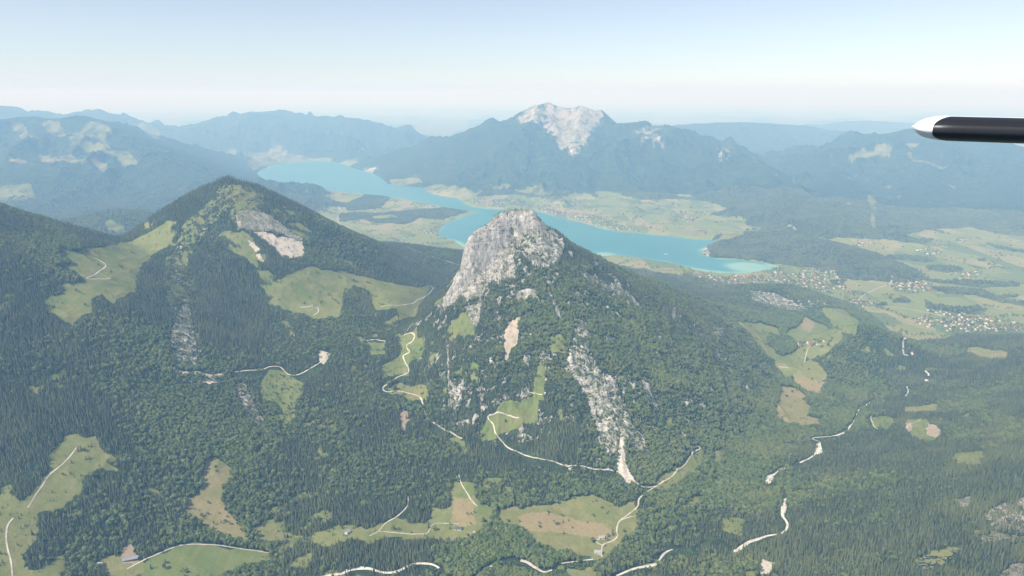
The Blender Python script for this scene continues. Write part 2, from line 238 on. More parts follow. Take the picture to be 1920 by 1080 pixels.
 ('rock',0.2,0.4,[(250,2275),(298,2271),(348,2281),(379,2273),(410,2258),(419,2224),(426,2181),(446,2148),(464,2109),(467,2086),(468,2057),(420,2064),(408,2086),(396,2106),(368,2131),(360,2088),(351,2043),(318,2019),(308,2062),(296,2097),(289,2142),(281,2186),(266,2228)]),
 ('scree',0,0.0,[(370,2138),(387,2111),(385,2087),(382,2057),(388,2032),(393,2002),(404,1955),(372,1937),(359,1965),(345,1991),(334,2000),(346,2045),(363,2094)]),
 ('rock',0.4,0.1,[(-262,2522),(-247,2517),(-238,2442),(-231,2373),(-225,2321),(-219,2278),(-214,2232),(-234,2239),(-239,2287),(-243,2334),(-249,2389),(-255,2448)]),
 ('rock',0.4,0.4,[(-240,2377),(-216,2327),(-194,2290),(-173,2256),(-197,2232),(-231,2255),(-234,2297),(-237,2334)]),
 ('rock',0.4,0.03,[(134,2714),(147,2709),(153,2673),(159,2647),(173,2590),(185,2534),(192,2500),(179,2498),(167,2537),(157,2587),(146,2634),(140,2671)]),
 ('rock',0.3,0.75,[(281,2790),(337,2805),(396,2834),(454,2851),(514,2871),(543,2828),(577,2815),(518,2782),(463,2763),(404,2712),(348,2669),(327,2712),(305,2759)]),
 ('rock',0.5,0.35,[(475,2350),(501,2323),(523,2298),(543,2266),(513,2268),(497,2275),(484,2299),(480,2325)]),
 ('rock',0.9,0.05,[(743,3004),(808,3133),(739,2897),(718,2888)]),
 ('rock',0.25,0.7,[(1587,4434),(1658,4432),(1731,4433),(1783,4375),(1831,4314),(1872,4238),(1873,4076),(1815,4097),(1746,4094),(1674,4084),(1602,4122),(1532,4166)]),
 ('rock',0.3,0.4,[(984,3138),(1055,3193),(953,2942),(923,2969)]),
 ('meadow',0.3,0.0,[(1228,3546),(1307,3631),(1412,3701),(1457,3667),(1500,3629),(1472,3501),(1428,3544),(1372,3445),(1330,3309),(1332,3187),(1413,3265),(1476,3297),(1497,3246),(1437,3115),(1351,3051),(1293,3027),(1294,3085),(1285,3153),(1278,3212),(1272,3273),(1243,3356),(1224,3417)]),
 ('meadow',0.2,0.0,[(1522,3608),(1669,3769),(1781,3960),(1829,3875),(1856,3801),(1701,3370),(1683,3275),(1628,3228),(1586,3271),(1557,3345),(1548,3428),(1513,3457)]),
 ('meadow',0.95,0.0,[(1684,3782),(1774,3936),(1807,3846),(1690,3649),(1663,3694)]),
 ('meadow',0.4,0.03,[(1513,3457),(1548,3428),(1557,3345),(1586,3271),(1628,3228),(1553,3182),(1494,3193),(1486,3271)]),
 ('meadow',0.5,0.0,[(1322,3015),(1366,3045),(1430,3117),(1483,3165),(1496,3056),(1478,2986),(1442,2930),(1399,2857),(1354,2888),(1327,2943)]),
 ('meadow',0.85,0.0,[(1329,3014),(1376,3026),(1413,2983),(1450,2943),(1399,2857),(1354,2888),(1327,2943)]),
 ('meadow',0.7,0.0,[(1224,2893),(1276,2898),(1300,2864),(1321,2827),(1289,2733),(1288,2676),(1231,2596),(1253,2569),(1272,2537),(1233,2523),(1195,2511),(1156,2520),(1114,2524),(1086,2587),(1122,2665),(1171,2770)]),
 ('meadow',0.2,0.05,[(1965,4138),(2028,4108),(2120,4139),(2089,3980),(2068,3846),(1745,3296),(1711,3382),(1938,3952)]),
 ('meadow',0.6,0.0,[(2342,3318),(2382,3276),(2374,3176),(2373,3090),(2314,3006),(2309,3068),(2306,3136),(2333,3237)]),
 ('meadow',0.5,0.0,[(1649,2607),(1683,2592),(1718,2578),(1749,2561),(1710,2507),(1670,2538),(1623,2561)]),
 ('meadow',0.3,0.03,[(1556,2445),(1579,2433),(1602,2422),(1573,2319),(1551,2224),(1507,2183),(1456,2170),(1476,2238),(1494,2306)]),
 ('dirt',0.9,0.0,[(1562,2339),(1585,2329),(1559,2236),(1520,2203),(1515,2251)]),
 ('dirt',0.9,0.0,[(1527,2396),(1561,2413),(1512,2330),(1490,2316)]),
 ('meadow',0.1,0.08,[(1476,2528),(1524,2526),(1529,2470),(1442,2377),(1430,2441)]),
 ('meadow',0.4,0.0,[(534,1872),(595,1927),(614,1914),(575,1875),(537,1837)]),
 ('meadow',0.3,0.05,[(711,2161),(748,2191),(790,2231),(740,2155),(709,2130)]),
 ('meadow',0.35,0.08,[(460,1962),(501,2003),(541,2034),(589,2095),(635,2141),(675,2180),(681,2155),(638,2103),(593,2042),(535,1986),(479,1930)]),
 ('scrub',0.5,0.1,[(973,1421),(1006,1431),(1039,1440),(1073,1450),(1086,1433),(1100,1419),(1073,1407),(1046,1393),(1011,1386),(978,1381)]),
 ('rock',0.8,0.3,[(1160,1466),(1190,1477),(1221,1489),(1231,1468),(1243,1450),(1256,1433),(1217,1427),(1184,1427),(1154,1430)]),
 ('rock',0.8,0.2,[(1093,1310),(1126,1320),(1162,1334),(1203,1354),(1169,1308),(1140,1268),(1112,1268),(1086,1269),(1064,1275)]),
 ('rock',0.3,0.1,[(1234,1675),(1274,1679),(1226,1618)]),
 ('rock',0.7,0.6,[(1248,1583),(1286,1593),(1324,1603),(1364,1615),(1404,1627),(1364,1571),(1324,1516),(1285,1463),(1257,1473),(1231,1486),(1207,1502),(1227,1542)]),
 ('dirt',0.5,0.0,[(670,1567),(697,1541),(673,1501),(644,1509)]),
 ('meadow',0.2,0.2,[(639,1802),(670,1795),(698,1784),(664,1706),(639,1724),(613,1741)]),
 ('meadow',0.3,0.15,[(1444,1994),(1477,1987),(1507,1977),(1443,1894),(1424,1907),(1403,1919)]),
 ('wood',0,1.0,[(-2173,8650),(-2184,9340),(-2150,9931),(-1934,9794),(-1726,9673),(-1697,9015),(-1661,8557),(-1787,8477),(-1910,8403),(-2034,8337)]),
 ('wood',0,1.0,[(-2053,8142),(-1954,8176),(-1858,8219),(-1730,8181),(-1604,8142),(-1458,8231),(-1310,8321),(-1158,8410),(-1001,8482),(-842,8570),(-685,8494),(-522,8281),(-651,8059),(-773,7831),(-794,7728),(-940,7804),(-1088,7881),(-1183,7475),(-1335,7498),(-1487,7520),(-1625,7642),(-1769,7779),(-1841,7693),(-1912,7609)]),
 ('meadow',0.3,0.0,[(-1639,7993),(-1516,8013),(-1394,8039),(-1298,7832),(-1430,7789),(-1560,7747)]),
 ('wood',0,1.0,[(-1176,3538),(-1140,3531),(-1086,3381),(-1129,3382)]),
 ('wood',0,1.0,[(3277,5840),(3421,5845),(3519,5813),(3618,5782),(3631,5671),(3555,5619),(3469,5648),(3384,5678),(3312,5700),(3212,5675)]),
 ('wood',0,1.0,[(3443,5482),(3572,5513),(3639,5495),(3705,5478),(3653,5360),(3516,5313),(3456,5339),(3396,5365)]),
 ('wood',0,1.0,[(3131,4892),(3210,4873),(3289,4854),(3367,4834),(3444,4814),(3430,4649),(3516,4665),(3603,4681),(3433,4582),(3490,4539),(3544,4495),(3473,4396),(3423,4452),(3370,4507),(3340,4587),(3309,4667),(3223,4696),(3135,4725)]),
 ('wood',0,0.8,[(3216,5108),(3312,5081),(3413,5079),(3515,5077),(3613,5049),(3709,5021),(3803,4991),(3741,4903),(3651,4888),(3561,4872),(3472,4856),(3407,4908),(3340,4961),(3262,4999),(3178,5028)]),
 ('wood',0,1.0,[(3833,6684),(3694,6336),(3784,6298),(3992,6513),(4062,6500),(4086,6453),(3917,6339),(3721,6218),(3663,6297)]),
 ('wood',0,1.0,[(2623,5376),(2678,5333),(2730,5286),(2791,5236),(2853,5189),(2926,5165),(2872,5070),(2785,5079),(2697,5085),(2627,5133),(2554,5176)]),
 ('wood',0,0.4,[(2902,4568),(2893,4467),(2943,4435),(2993,4404),(3065,4403),(3136,4403),(3174,4341),(3020,4225),(2962,4243),(2903,4260),(2851,4319),(2799,4380)]),
 ('wood',0,1.0,[(2685,4568),(2771,4568),(2729,4493),(2644,4493)]),
 ('wood',0,1.0,[(2518,4477),(2578,4479),(2545,4416),(2486,4414)]),
 ('wood',0,1.0,[(4032,5742),(4102,5742),(4041,5652),(3973,5651)]),
 ('wood',0,0.6,[(2476,5096),(2558,5095),(2494,4940),(2419,4969)]),
 ('wood',0,0.8,[(4475,6305),(4499,6230),(4524,6157),(4572,6085),(4618,6014),(4565,5939),(4503,6021),(4437,6101)]),
 ('wood',0,0.8,[(2930,5535),(2991,5501),(3083,5525),(3003,5333),(2956,5367),(2916,5417)]),
 ('wood',0,1.0,[(1826,6315),(1935,6449),(2017,6490),(2129,6447),(2261,6467),(2380,6465),(2502,6470),(2623,6475),(2690,6355),(2757,6243),(2821,6133),(2903,6069),(2906,5802),(2929,5595),(2954,5406),(2939,5208),(2852,5242),(2778,5301),(2701,5361),(2616,5410),(2541,5462),(2459,5501),(2375,5540),(2292,5584),(2246,5642),(2201,5704),(2114,5752),(2026,5800),(1922,5840),(1816,5881),(1731,5966)]),
 ('meadow',0.5,0.0,[(37,9514),(204,9509),(365,9360),(476,9385),(573,9162),(495,9033),(303,9213),(173,9397)]),
 ('meadow',0.5,0.03,[(402,8993),(602,9050),(740,9228),(870,9259),(981,8809),(799,8466),(952,8501),(1107,8537),(1160,7954),(1282,7909),(1404,7870),(1526,7831),(1525,7355),(1486,7155),(1582,6972),(1685,6838),(1775,6766),(1867,6702),(1721,6759),(1588,6848),(1450,6931),(1308,7008),(1177,7060),(1052,7169),(943,7451),(835,7840),(697,8036),(551,8237),(412,8383),(269,8540),(312,8845)]),
 ('meadow',0.6,0.0,[(1781,8912),(1873,8850),(1840,8616),(1757,8536)]),
 ('meadow',0.4,0.05,[(1648,8147),(1807,8373),(1975,8614),(1898,8177),(2068,8212),(2136,8098),(2176,7827),(2216,7582),(2117,7547),(2019,7514),(1923,7485),(1828,7459),(1850,7818),(1751,7980)]),
 ('meadow',0.45,0.0,[(1985,7452),(2098,7377),(2209,7307),(2316,7182),(2418,7060),(2229,6445),(2150,6433),(2074,6431),(2039,6564),(1981,6631),(2099,6683),(2153,7053),(2071,7245)]),
 ('meadow',0.6,0.05,[(-2061,11278),(-1834,11081),(-1625,10980),(-1418,10860),(-1376,10722),(-1552,10778),(-1730,10833),(-1886,10754)]),
 ('meadow',0.6,0.05,[(-1425,10566),(-1265,10441),(-1105,10277),(-925,9969),(-770,9877),(-576,9643),(-388,9358),(-465,9146),(-579,9234),(-693,9313),(-890,9558),(-1093,9770),(-1252,10146)]),
 ('meadow',0.6,0.0,[(-358,9572),(-190,9559),(-22,9590),(-22,9536),(-152,9530),(-282,9500)]),
 ('meadow',0.3,0.1,[(-180,9209),(-54,9223),(72,9255),(210,8928),(104,8801),(0,8680)]),
 ('rock',0.3,0.0,[(-2895,12659),(-2897,13136),(-2688,12989),(-2483,12845),(-2516,12588),(-2743,12408)]),
 ('rock',0.5,0.0,[(-3517,15523),(-3283,15642),(-3246,15068)]),
 ('meadow',0.8,0.1,[(-5038,13178),(-5586,15116),(-5565,15829),(-5380,16124),(-4902,15238),(-4627,14961),(-4412,14861),(-4593,14640),(-4768,14425),(-4887,14069),(-4861,13447),(-4752,12653)]),
 ('rock',0.9,0.05,[(90,12604),(145,12776),(288,12696),(494,12667),(718,12668),(793,12645),(982,12611),(1205,12569),(1326,12525),(1431,12328),(1590,12339),(1634,12146),(1400,12020),(1344,11733),(1286,11421),(1042,11025),(910,11128),(774,11198),(665,11278),(712,11659),(528,12184),(350,11951),(182,11986)]),
 ('rock',0.9,0.3,[(458,11287),(549,12004),(592,11958),(492,11262)]),
 ('rock',0.9,0.3,[(756,10532),(907,10908),(1045,11059),(1076,11025),(939,10887),(788,10523)]),
 ('rock',0.9,0.3,[(2000,11761),(2246,11943),(2428,11940),(2595,11873),(2435,11101),(2227,11054),(2027,11038)]),
 ('rock',0.9,0.3,[(-389,11840),(-295,11702),(-285,11261),(-348,11329)]),
 ('rock',0.9,0.3,[(0,11274),(60,11250),(59,10945),(17,10961)]),
 ('rock',0.9,0.3,[(-1257,11926),(-1068,11568),(-850,11001),(-909,10983),(-1078,11362)]),
 ('rock',0.9,0.3,[(-548,10587),(-491,10579),(-485,10418),(-594,10502)]),
 ('rock',0.9,0.3,[(-219,10451),(-178,10454),(-60,9707),(-98,9699)]),
 ('rock',0.9,0.3,[(-526,11416),(-338,10968),(-360,10862)]),
 ('rock',0.9,0.3,[(3088,10472),(3631,11922),(3454,11161),(3315,10569),(3129,10321)]),
 ('rock',0.9,0.3,[(3570,10525),(3679,10291),(3556,10155)]),
 ('rock',0.9,0.3,[(2754,10960),(2862,10635),(2854,10494)]),
 ('rock',0.9,0.3,[(859,11190),(925,11148),(845,10746),(795,10744)]),
 ('rock',0.9,0.3,[(1226,11443),(1300,11481),(1286,11013),(1221,11055)]),
 ('rock',0.9,0.3,[(84,10943),(211,10992),(217,10859),(101,10902)]),
 ('meadow',0.7,0.0,[(143,12544),(381,12585),(547,12585),(716,12640),(764,12622),(611,12406),(463,12217),(306,12405)]),
 ('meadow',0.5,0.0,[(5285,10895),(5505,10977),(5692,10908),(6194,11439),(5862,10745),(5711,10810),(5541,10870),(5307,10804)]),
 ('meadow',0.5,0.0,[(6023,10619),(6101,10529),(6079,10231),(6236,10155),(6279,9903),(6254,9891),(6178,10070),(6063,10194),(6048,10411)]),
 ('meadow',0.5,0.0,[(4737,9995),(5075,10378),(5249,10413),(5155,10372),(4995,10288)]),
 ('meadow',0.5,0.0,[(5167,11785),(4991,11029),(5140,11018),(5023,11001)]),
 ('meadow',0.5,0.0,[(6217,11009),(6332,10992),(6408,10909),(6215,10642),(6096,10683)]),
 ('meadow',0.5,0.0,[(4571,8764),(4872,9231),(4357,8210),(3971,7442),(3664,6830),(3603,6806),(3917,7436),(4297,8199)]),
 ('meadow',0.5,0.0,[(5198,9229),(5275,9204),(5043,8852)]),
 ('meadow',0.5,0.0,[(5355,9863),(5460,9873),(5349,9704)]),
 ('meadow',0.5,0.0,[(5679,10184),(5696,10033),(5670,10014)]),
 ('meadow',0.5,0.0,[(4041,8268),(4168,8399),(3900,7834)]),
 ('meadow',0.5,0.0,[(4066,9920),(4109,9911),(3654,8842)]),
 ('meadow',0.5,0.0,[(2567,7201),(2658,7186),(2518,6855)]),
 ('meadow',0.5,0.0,[(6018,9488),(6099,9315),(6011,9208)]),
 ('meadow',0.5,0.0,[(5328,7829),(5380,7787),(5288,7699)]),
 ('rock',0.3,0.0,[(1724,6045),(1831,6313),(1789,6005),(1751,5935)]),
 ('meadow',0.45,0.15,[(-6164,9810),(-6503,10430),(-6555,10730),(-6434,10752),(-6524,11112),(-6132,10688),(-6041,10402),(-5764,9808),(-5661,9916),(-5355,9666),(-5095,9393),(-5097,9160),(-5410,9525),(-5521,9528),(-5567,9408),(-5943,9840),(-6052,9822)]),
 ('meadow',0.45,0.15,[(-9645,18135),(-9409,18281),(-8721,17327),(-5957,11741),(-6345,12174)]),
 ('meadow',0.45,0.15,[(-7694,10771),(-7609,10821),(-7490,10825),(-7162,10422),(-6599,9817),(-6715,10217),(-6552,9925),(-6599,9789),(-6671,9698),(-7476,10574)]),
 ('meadow',0.45,0.15,[(-7286,10935),(-7124,10926),(-6995,10967),(-6546,10328),(-6671,10270),(-7107,10801)]),
 ('meadow',0.7,0.0,[(-6500,9592),(-6380,9636),(-6117,9459),(-6036,9598),(-5587,9141),(-5531,9250),(-5399,9235),(-5099,8707),(-5503,9145),(-5563,9004),(-5742,9088),(-5947,9207),(-6062,9165),(-6005,8869)]),
 ('meadow',0.7,0.0,[(-6625,9164),(-6512,9275),(-6257,8874)]),
 ('meadow',0.7,0.0,[(-4797,9692),(-4717,9769),(-4732,9731)]),
 ('meadow',0.4,0.5,[(-5926,7928),(-5793,7913),(-5685,7932),(-5585,7963),(-5349,7669),(-5460,7627),(-5502,7491),(-5606,7444),(-5833,7775)]),
 ('rock',0.5,0.3,[(-4407,8567),(-4279,8548),(-4100,8400),(-1570,3300),(-3977,8263),(-4200,8436)]),
]
ROADS = [
 ('track',3.1,[(-1237,1524),(-1242,1582),(-1245,1630),(-1235,1662),(-1232,1706),(-1232,1732)]),
 ('track',3.4,[(-1249,1486),(-1248,1464),(-1229,1428),(-1209,1402),(-1187,1378),(-1152,1331)]),
 ('farm_road',3.4,[(-955,1437),(-930,1471),(-896,1510),(-862,1539),(-814,1555),(-742,1566),(-694,1569),(-643,1570)]),
 ('forest_road',4.1,[(-990,2262),(-918,2321),(-898,2348),(-865,2367),(-830,2344),(-797,2347),(-768,2372),(-732,2423),(-706,2487)]),
 ('forest_road',4.4,[(-447,2659),(-417,2652),(-399,2632),(-401,2607),(-425,2594),(-418,2568),(-409,2551),(-434,2547),(-421,2509),(-400,2452),(-434,2426),(-458,2388),(-482,2351),(-467,2329),(-427,2337),(-350,2323),(-326,2284),(-312,2234),(-297,2204),(-263,2178),(-218,2152),(-173,2123)]),
 ('forest_road',3.7,[(-600,2607),(-567,2625),(-517,2624)]),
 ('meadow_road',4.1,[(-577,2866),(-511,2902),(-466,2999),(-451,3086),(-424,3253),(-415,3471)]),
 ('meadow_road',4.1,[(-904,2779),(-870,2795),(-851,2813),(-827,2778),(-838,2740)]),
 ('meadow_road',4.4,[(-1629,2594),(-1595,2587),(-1571,2560),(-1562,2480),(-1559,2418),(-1537,2451),(-1515,2486)]),
 ('forest_road',4.1,[(24,2168),(-6,2175),(-32,2182),(-66,2185),(-86,2182),(-65,2160),(-57,2131),(-40,2113),(-18,2086),(27,2058),(59,2044),(141,2017),(202,2006),(241,2007),(281,1999),(324,1994),(338,1990)]),
 ('meadow_road',3.4,[(48,2266),(57,2250),(76,2247),(114,2236)]),
 ('meadow_road',3.1,[(-172,1956),(-161,1912),(-137,1860),(-126,1833),(-105,1800)]),
 ('farm_road',3.4,[(-399,1648),(-378,1671),(-363,1715),(-341,1743),(-322,1778),(-315,1809),(-320,1846)]),
 ('farm_road',3.1,[(-376,1669),(-318,1672),(-247,1675),(-235,1703),(-222,1725),(-155,1722)]),
 ('valley_road',4.1,[(397,1955),(416,1934),(440,1933),(465,1944)]),
 ('valley_road',4.1,[(631,2164),(662,2175),(664,2167),(637,2147),(587,2073),(531,2007),(465,1944),(400,1870),(383,1822),(343,1778),(315,1746),(302,1703),(302,1683),(284,1661),(254,1643),(245,1591)]),
 ('farm_road',3.1,[(315,1751),(350,1771),(372,1777)]),
 ('farm_road',3.1,[(254,1643),(240,1653),(239,1664),(255,1672)]),
 ('valley_road',4.1,[(129,1563),(173,1574),(220,1581)]),
 ('meadow_road',3.1,[(1292,3076),(1332,3059)]),
 ('meadow_road',3.1,[(1432,3116),(1491,3231),(1537,3300)]),
 ('meadow_road',3.4,[(1496,2343),(1525,2375),(1596,2413)]),
 ('forest_road',3.4,[(1488,2570),(1459,2524),(1420,2422),(1410,2373)]),
 ('main_road',10.0,[(-2199,8536),(-2099,8337),(-2046,7957),(-1961,7609),(-1819,7289),(-1726,7138),(-1615,6968)]),
 ('main_road',10.0,[(1803,4238),(1972,4155),(2215,4297),(2524,4403),(2685,4307),(2829,4143)]),
 ('main_road',9.0,[(2215,4297),(2432,4585),(2668,4826),(2874,4993),(2949,5120)]),
 ('main_road',9.0,[(2220,3930),(2266,3742),(1949,3193),(1943,3128)]),
 ('main_road',9.0,[(-706,4419),(-548,4278),(-404,4189),(-327,4145)]),
]
STREAMS = [
 (8,[(-537,1446),(-494,1485),(-443,1501),(-419,1516),(-378,1520),(-334,1509),(-300,1514),(-271,1537),(-241,1544),(-198,1536),(-169,1501),(-123,1479),(-90,1503),(-70,1527),(-29,1558),(0,1565),(36,1556),(57,1538),(84,1525),(113,1538),(141,1525)]),
 (9,[(248,1489),(280,1517),(327,1546),(388,1567),(420,1614),(462,1636),(505,1630),(543,1659),(590,1689),(605,1608),(627,1617),(670,1656),(728,1673),(767,1677),(799,1720),(811,1790),(846,1858),(876,1932),(871,1986),(852,2020),(879,2056),(941,2100),(982,2122),(1059,2174),(1122,2239),(1163,2316),(1156,2361),(1232,2370),(1321,2428),(1422,2568),(1486,2662),(1556,2722),(1616,2779),(1643,2845)]),
 (9,[(1892,2889),(1956,2975),(1970,3021)]),
 (9,[(1723,2744),(1766,2800),(1791,2857)]),
]
VILLAGES = [
 ('houses of the town by the lake bay','house in the town along the turquoise bay',135,[(1308,5311),(1556,5203),(1945,5231),(2222,5402),(2437,5396),(2491,5177),(2309,4859),(2128,4851),(1869,5013),(1562,4581),(1387,4614),(1296,4847)]),
 ('houses of the compact village on the plain','house in the compact village beside the straight valley road',30,[(2916,5062),(3155,4989),(3037,4754),(2848,4796),(2837,4938)]),
 ('houses at the road junction','house beside the road junction on the valley plain',14,[(2313,4532),(2496,4564),(2469,4437),(2284,4360)]),
 ('houses of the long village at the plain edge','house in the long scattered village at the near edge of the plain',44,[(2502,4107),(2762,4200),(3164,4085),(3163,3969),(2942,3779),(2682,3860),(2536,3935)]),
 ('houses in the valley mouth','house in the narrow valley mouth behind the round wooded hill',14,[(2268,3780),(2323,3788),(1982,3155),(1934,3126),(1939,3189)]),
 ('houses of the farm hamlet','farmhouse of the hamlet between the sloping meadows',9,[(1509,3413),(1599,3252),(1580,3204),(1484,3299)]),
 ('houses of the far hamlet','tiny house of the hamlet near the far side of the plain',12,[(3674,6149),(3754,6144),(3798,5930),(3697,5837),(3658,5973)]),
 ('houses under the forest edge','tiny house of the hamlet below the far forest edge',12,[(3082,6392),(3419,6385),(3337,6220),(2876,5855)]),
 ('houses along the far plain road','tiny house scattered along the far road on the plain',10,[(3621,5344),(3792,5342),(3709,5229),(3337,5157),(3374,5219)]),
 ('houses of the village on the lake inlet','house in the village where the stream enters the lake',20,[(-996,7179),(-807,7563),(-730,6960),(-854,6710)]),
 ('houses on the western fields','tiny house among the fields west of the lake bay',14,[(-1413,6980),(-1212,6936),(-958,6494),(-674,4439),(-1150,6563)]),
]
FAR_HOUSES = [
 (90,[(1308,5311),(1567,5242),(1945,5231),(2222,5402),(2604,5382),(2530,4867),(2255,4737),(2128,4851),(1869,5013),(1562,4581),(1368,4548),(1280,4784)]),
 (40,[(2597,4153),(3164,4085),(3163,3969),(2873,3689),(2515,3900)]),
 (40,[(-629,9120),(-359,9169),(35,8918),(169,8606),(-135,8589),(-517,8768)]),
 (36,[(289,8565),(556,8310),(819,7683),(1028,7199),(839,7579),(509,8079)]),
 (22,[(645,8187),(1115,7858),(1091,7249),(802,7813)]),
 (14,[(886,7466),(1338,7024),(1333,6996),(1076,7140)]),
 (16,[(-2456,8227),(-2162,8603),(-2075,8181),(-2395,8113)]),
 (10,[(-2830,9247),(-2375,10136),(-2139,9769),(-2804,9204)]),
 (30,[(-4973,13133),(-5518,15590),(-5245,15868),(-4546,14738),(-4937,13900)]),
 (14,[(-791,8748),(-1341,8998),(-1386,8827),(-870,8514)]),
 (10,[(1872,7649),(2095,7579),(1944,7453)]),
 (12,[(-1763,8297),(-1310,8321),(-1286,8162),(-1740,8181)]),
 (10,[(4328,6554),(4416,6489),(4243,6336)]),
 (20,[(2763,4319),(3020,4225),(3114,4111),(2842,4109)]),
 (10,[(1808,4298),(2061,4200),(1991,4121),(1828,4213)]),
]
LONE_TREES = [
 (-1193,1706,15,0,'lone dark spruce on the meadow beside the diagonal footpath'),
 (-1217,1682,13,0,'small dark spruce close to the upper end of the diagonal footpath'),
 (-1217,1639,10,1,'low round bush on the middle of the sloping footpath meadow'),
 (-1200,1751,12,0,'small spruce near the top right corner of the footpath meadow'),
 (-1218,1731,17,0,'tallest spruce of the clump on the footpath meadow'),
 (-1222,1724,14,0,'left spruce of the clump on the footpath meadow'),
 (-1210,1729,14,1,'broad tree of the clump on the footpath meadow'),
 (-1189,1459,20,0,'tall spruce standing at the left forest corner above the grassy slope'),
 (-902,1448,18,0,'lone conifer on the green field,left of the rounder tree'),
 (-871,1452,18,1,'round dark tree standing on the green field beyond the long barn'),
 (-962,1488,11,1,'small tree behind the long grey-roofed barn'),
 (-339,1684,17,1,'large round tree in the meadow above the farm road'),
 (-324,1685,12,1,'smaller tree beside the large round tree above the farm road'),
 (-358,1646,17,0,'dark conifer just below the fork of the farm road'),
 (-241,1703,19,0,'pointed conifer beside the farm road bend'),
 (-221,1692,18,1,'round tree on the inside of the farm road bend'),
 (-85,1722,20,1,'solitary large tree at the right edge of the dry field'),
 (-179,1699,8,1,'small bush in front of the dry field'),
 (150,1742,12,0,'left one of two small conifers on the big dry meadow'),
 (167,1751,11,0,'right one of two small conifers on the big dry meadow'),
 (148,1691,14,0,'lone conifer low on the big dry meadow'),
 (297,1819,10,0,'small conifer near the upper right edge of the big meadow'),
 (227,1656,18,1,'round tree beside the farmhouse loop road'),
 (270,1665,19,0,'dark conifer right of the upper farmhouse'),
 (288,1687,21,0,'tall conifer where the valley road leaves the big meadow'),
 (-24,2163,13,1,'round tree in the bend of the meadow road'),
 (33,2193,11,0,'small conifer on the slope above the meadow road'),
 (-935,2984,16,0,'single dark tree high on the saddle pasture'),
 (-957,2921,15,0,'dark conifer on the left of the saddle pasture'),
 (-961,2877,14,0,'conifer below the left edge of the saddle pasture'),
 (-883,2848,12,1,'small round tree above the pasture hut'),
 (-618,2976,14,1,'small tree in the middle of the right pasture'),
 (-496,3181,18,0,'taller of the conifers on the far right pasture'),
 (-473,3159,15,0,'shorter of the conifers on the far right pasture'),
 (-835,2837,15,0,'conifer right of the pasture hut'),
 (-1612,2825,16,0,'tree of the small grove on the grassy saddle'),
 (-1605,2832,15,0,'right tree of the small grove on the grassy saddle'),
 (-1640,2746,13,0,'small conifer at the head of the grassy saddle'),
 (-1643,2788,13,0,'conifer next to the saddle crest'),
 (-1500,2600,13,1,'tree against the forest at the right of the grassy saddle'),
 (-1543,2322,14,1,'tree at the lower edge of the grassy saddle'),
 (-1484,2267,14,1,'lowest single tree under the grassy saddle'),
 (1306,3291,18,1,'round tree on the narrow meadow tongue'),
 (1319,2711,16,0,'conifer inside the dry valley meadow notch'),
 (1261,2645,14,0,'conifer on the right rim of the dry valley meadow'),
]
BARNS = [
 (-961,1467,33,11,5,20,'grey','long low barn with pale grey roof beside the green field'),
 (-154,1697,20,12,5,-8,'darkgrey','farmhouse with grey roof below the dry field'),
 (238,1610,20,12,5.5,-12,'palegrey','lower farmhouse with pale roof beside the valley road'),
 (255,1674,15,10,5,5,'palegrey','upper farmhouse with pale roof on the road loop'),
 (-462,1657,13,10,5,60,'palegrey','small white hut at the forest edge left of the farm road'),
 (-104,1678,12,8,4,0,'palegrey','small shed at the bottom edge of the dry field'),
 (-849,2805,14,9,4,10,'darkgrey','alpine hut on the saddle pasture track'),
 (-855,1614,9,7,4,30,'palegrey','tiny pale hut among the trees below the stony clearing'),
 (-1019,1437,11,7,4,0,'palegrey','small pale shed in the forest gap left of the long barn'),
]

# ---------------------------------------------------------------- terrain (numpy heightfield, metres, lake level z = 0)
def _hash(ix, iy, seed):
    h = (ix.astype(np.int64) * 374761393 + iy.astype(np.int64) * 668265263 + seed * 1274126177) & 0xFFFFFFFF
    h = ((h ^ (h >> 13)) * 1274126177) & 0xFFFFFFFF
    h = ((h ^ (h >> 16)) * 2246822519) & 0xFFFFFFFF
    return ((h ^ (h >> 15)) & 0xFFFFFF).astype(np.float64) / float(0xFFFFFF)

def vnoise(x, y, seed=0):
    fx = np.floor(x); fy = np.floor(y)
    tx = x - fx; ty = y - fy
    tx = tx * tx * tx * (tx * (tx * 6 - 15) + 10); ty = ty * ty * ty * (ty * (ty * 6 - 15) + 10)
    ix = fx.astype(np.int64); iy = fy.astype(np.int64)
    a = _hash(ix, iy, seed); b = _hash(ix + 1, iy, seed); c = _hash(ix, iy + 1, seed); d = _hash(ix + 1, iy + 1, seed)
    return (a + (b - a) * tx) * (1 - ty) + (c + (d - c) * tx) * ty

def fbm(x, y, lam, octaves=4, seed=0, gain=0.5):
    s = 0.0; amp = 1.0; tot = 0.0
    for o in range(octaves):
        k = 2.03 ** o / lam
        s = s + amp * (vnoise(x * k + 17.3 * o, y * k - 9.1 * o, seed + o) * 2 - 1)
        tot += amp; amp *= gain
    return s / tot

def ridged(x, y, lam, octaves=4, seed=0, gain=0.5):
    s = 0.0; amp = 1.0; tot = 0.0
    for o in range(octaves):
        k = 2.03 ** o / lam
        n = 1 - np.abs(vnoise(x * k + 5.3 * o, y * k + 3.1 * o, seed + o) * 2 - 1)
        s = s + amp * n * n
        tot += amp; amp *= gain
    return s / tot

def smax(a, b, k):
    h = np.clip(0.5 + 0.5 * (a - b) / k, 0, 1)
    return b + (a - b) * h + k * h * (1 - h)

def sstep(a, b, x):
    t = np.clip((x - a) / (b - a), 0, 1)
    return t * t * (3 - 2 * t)

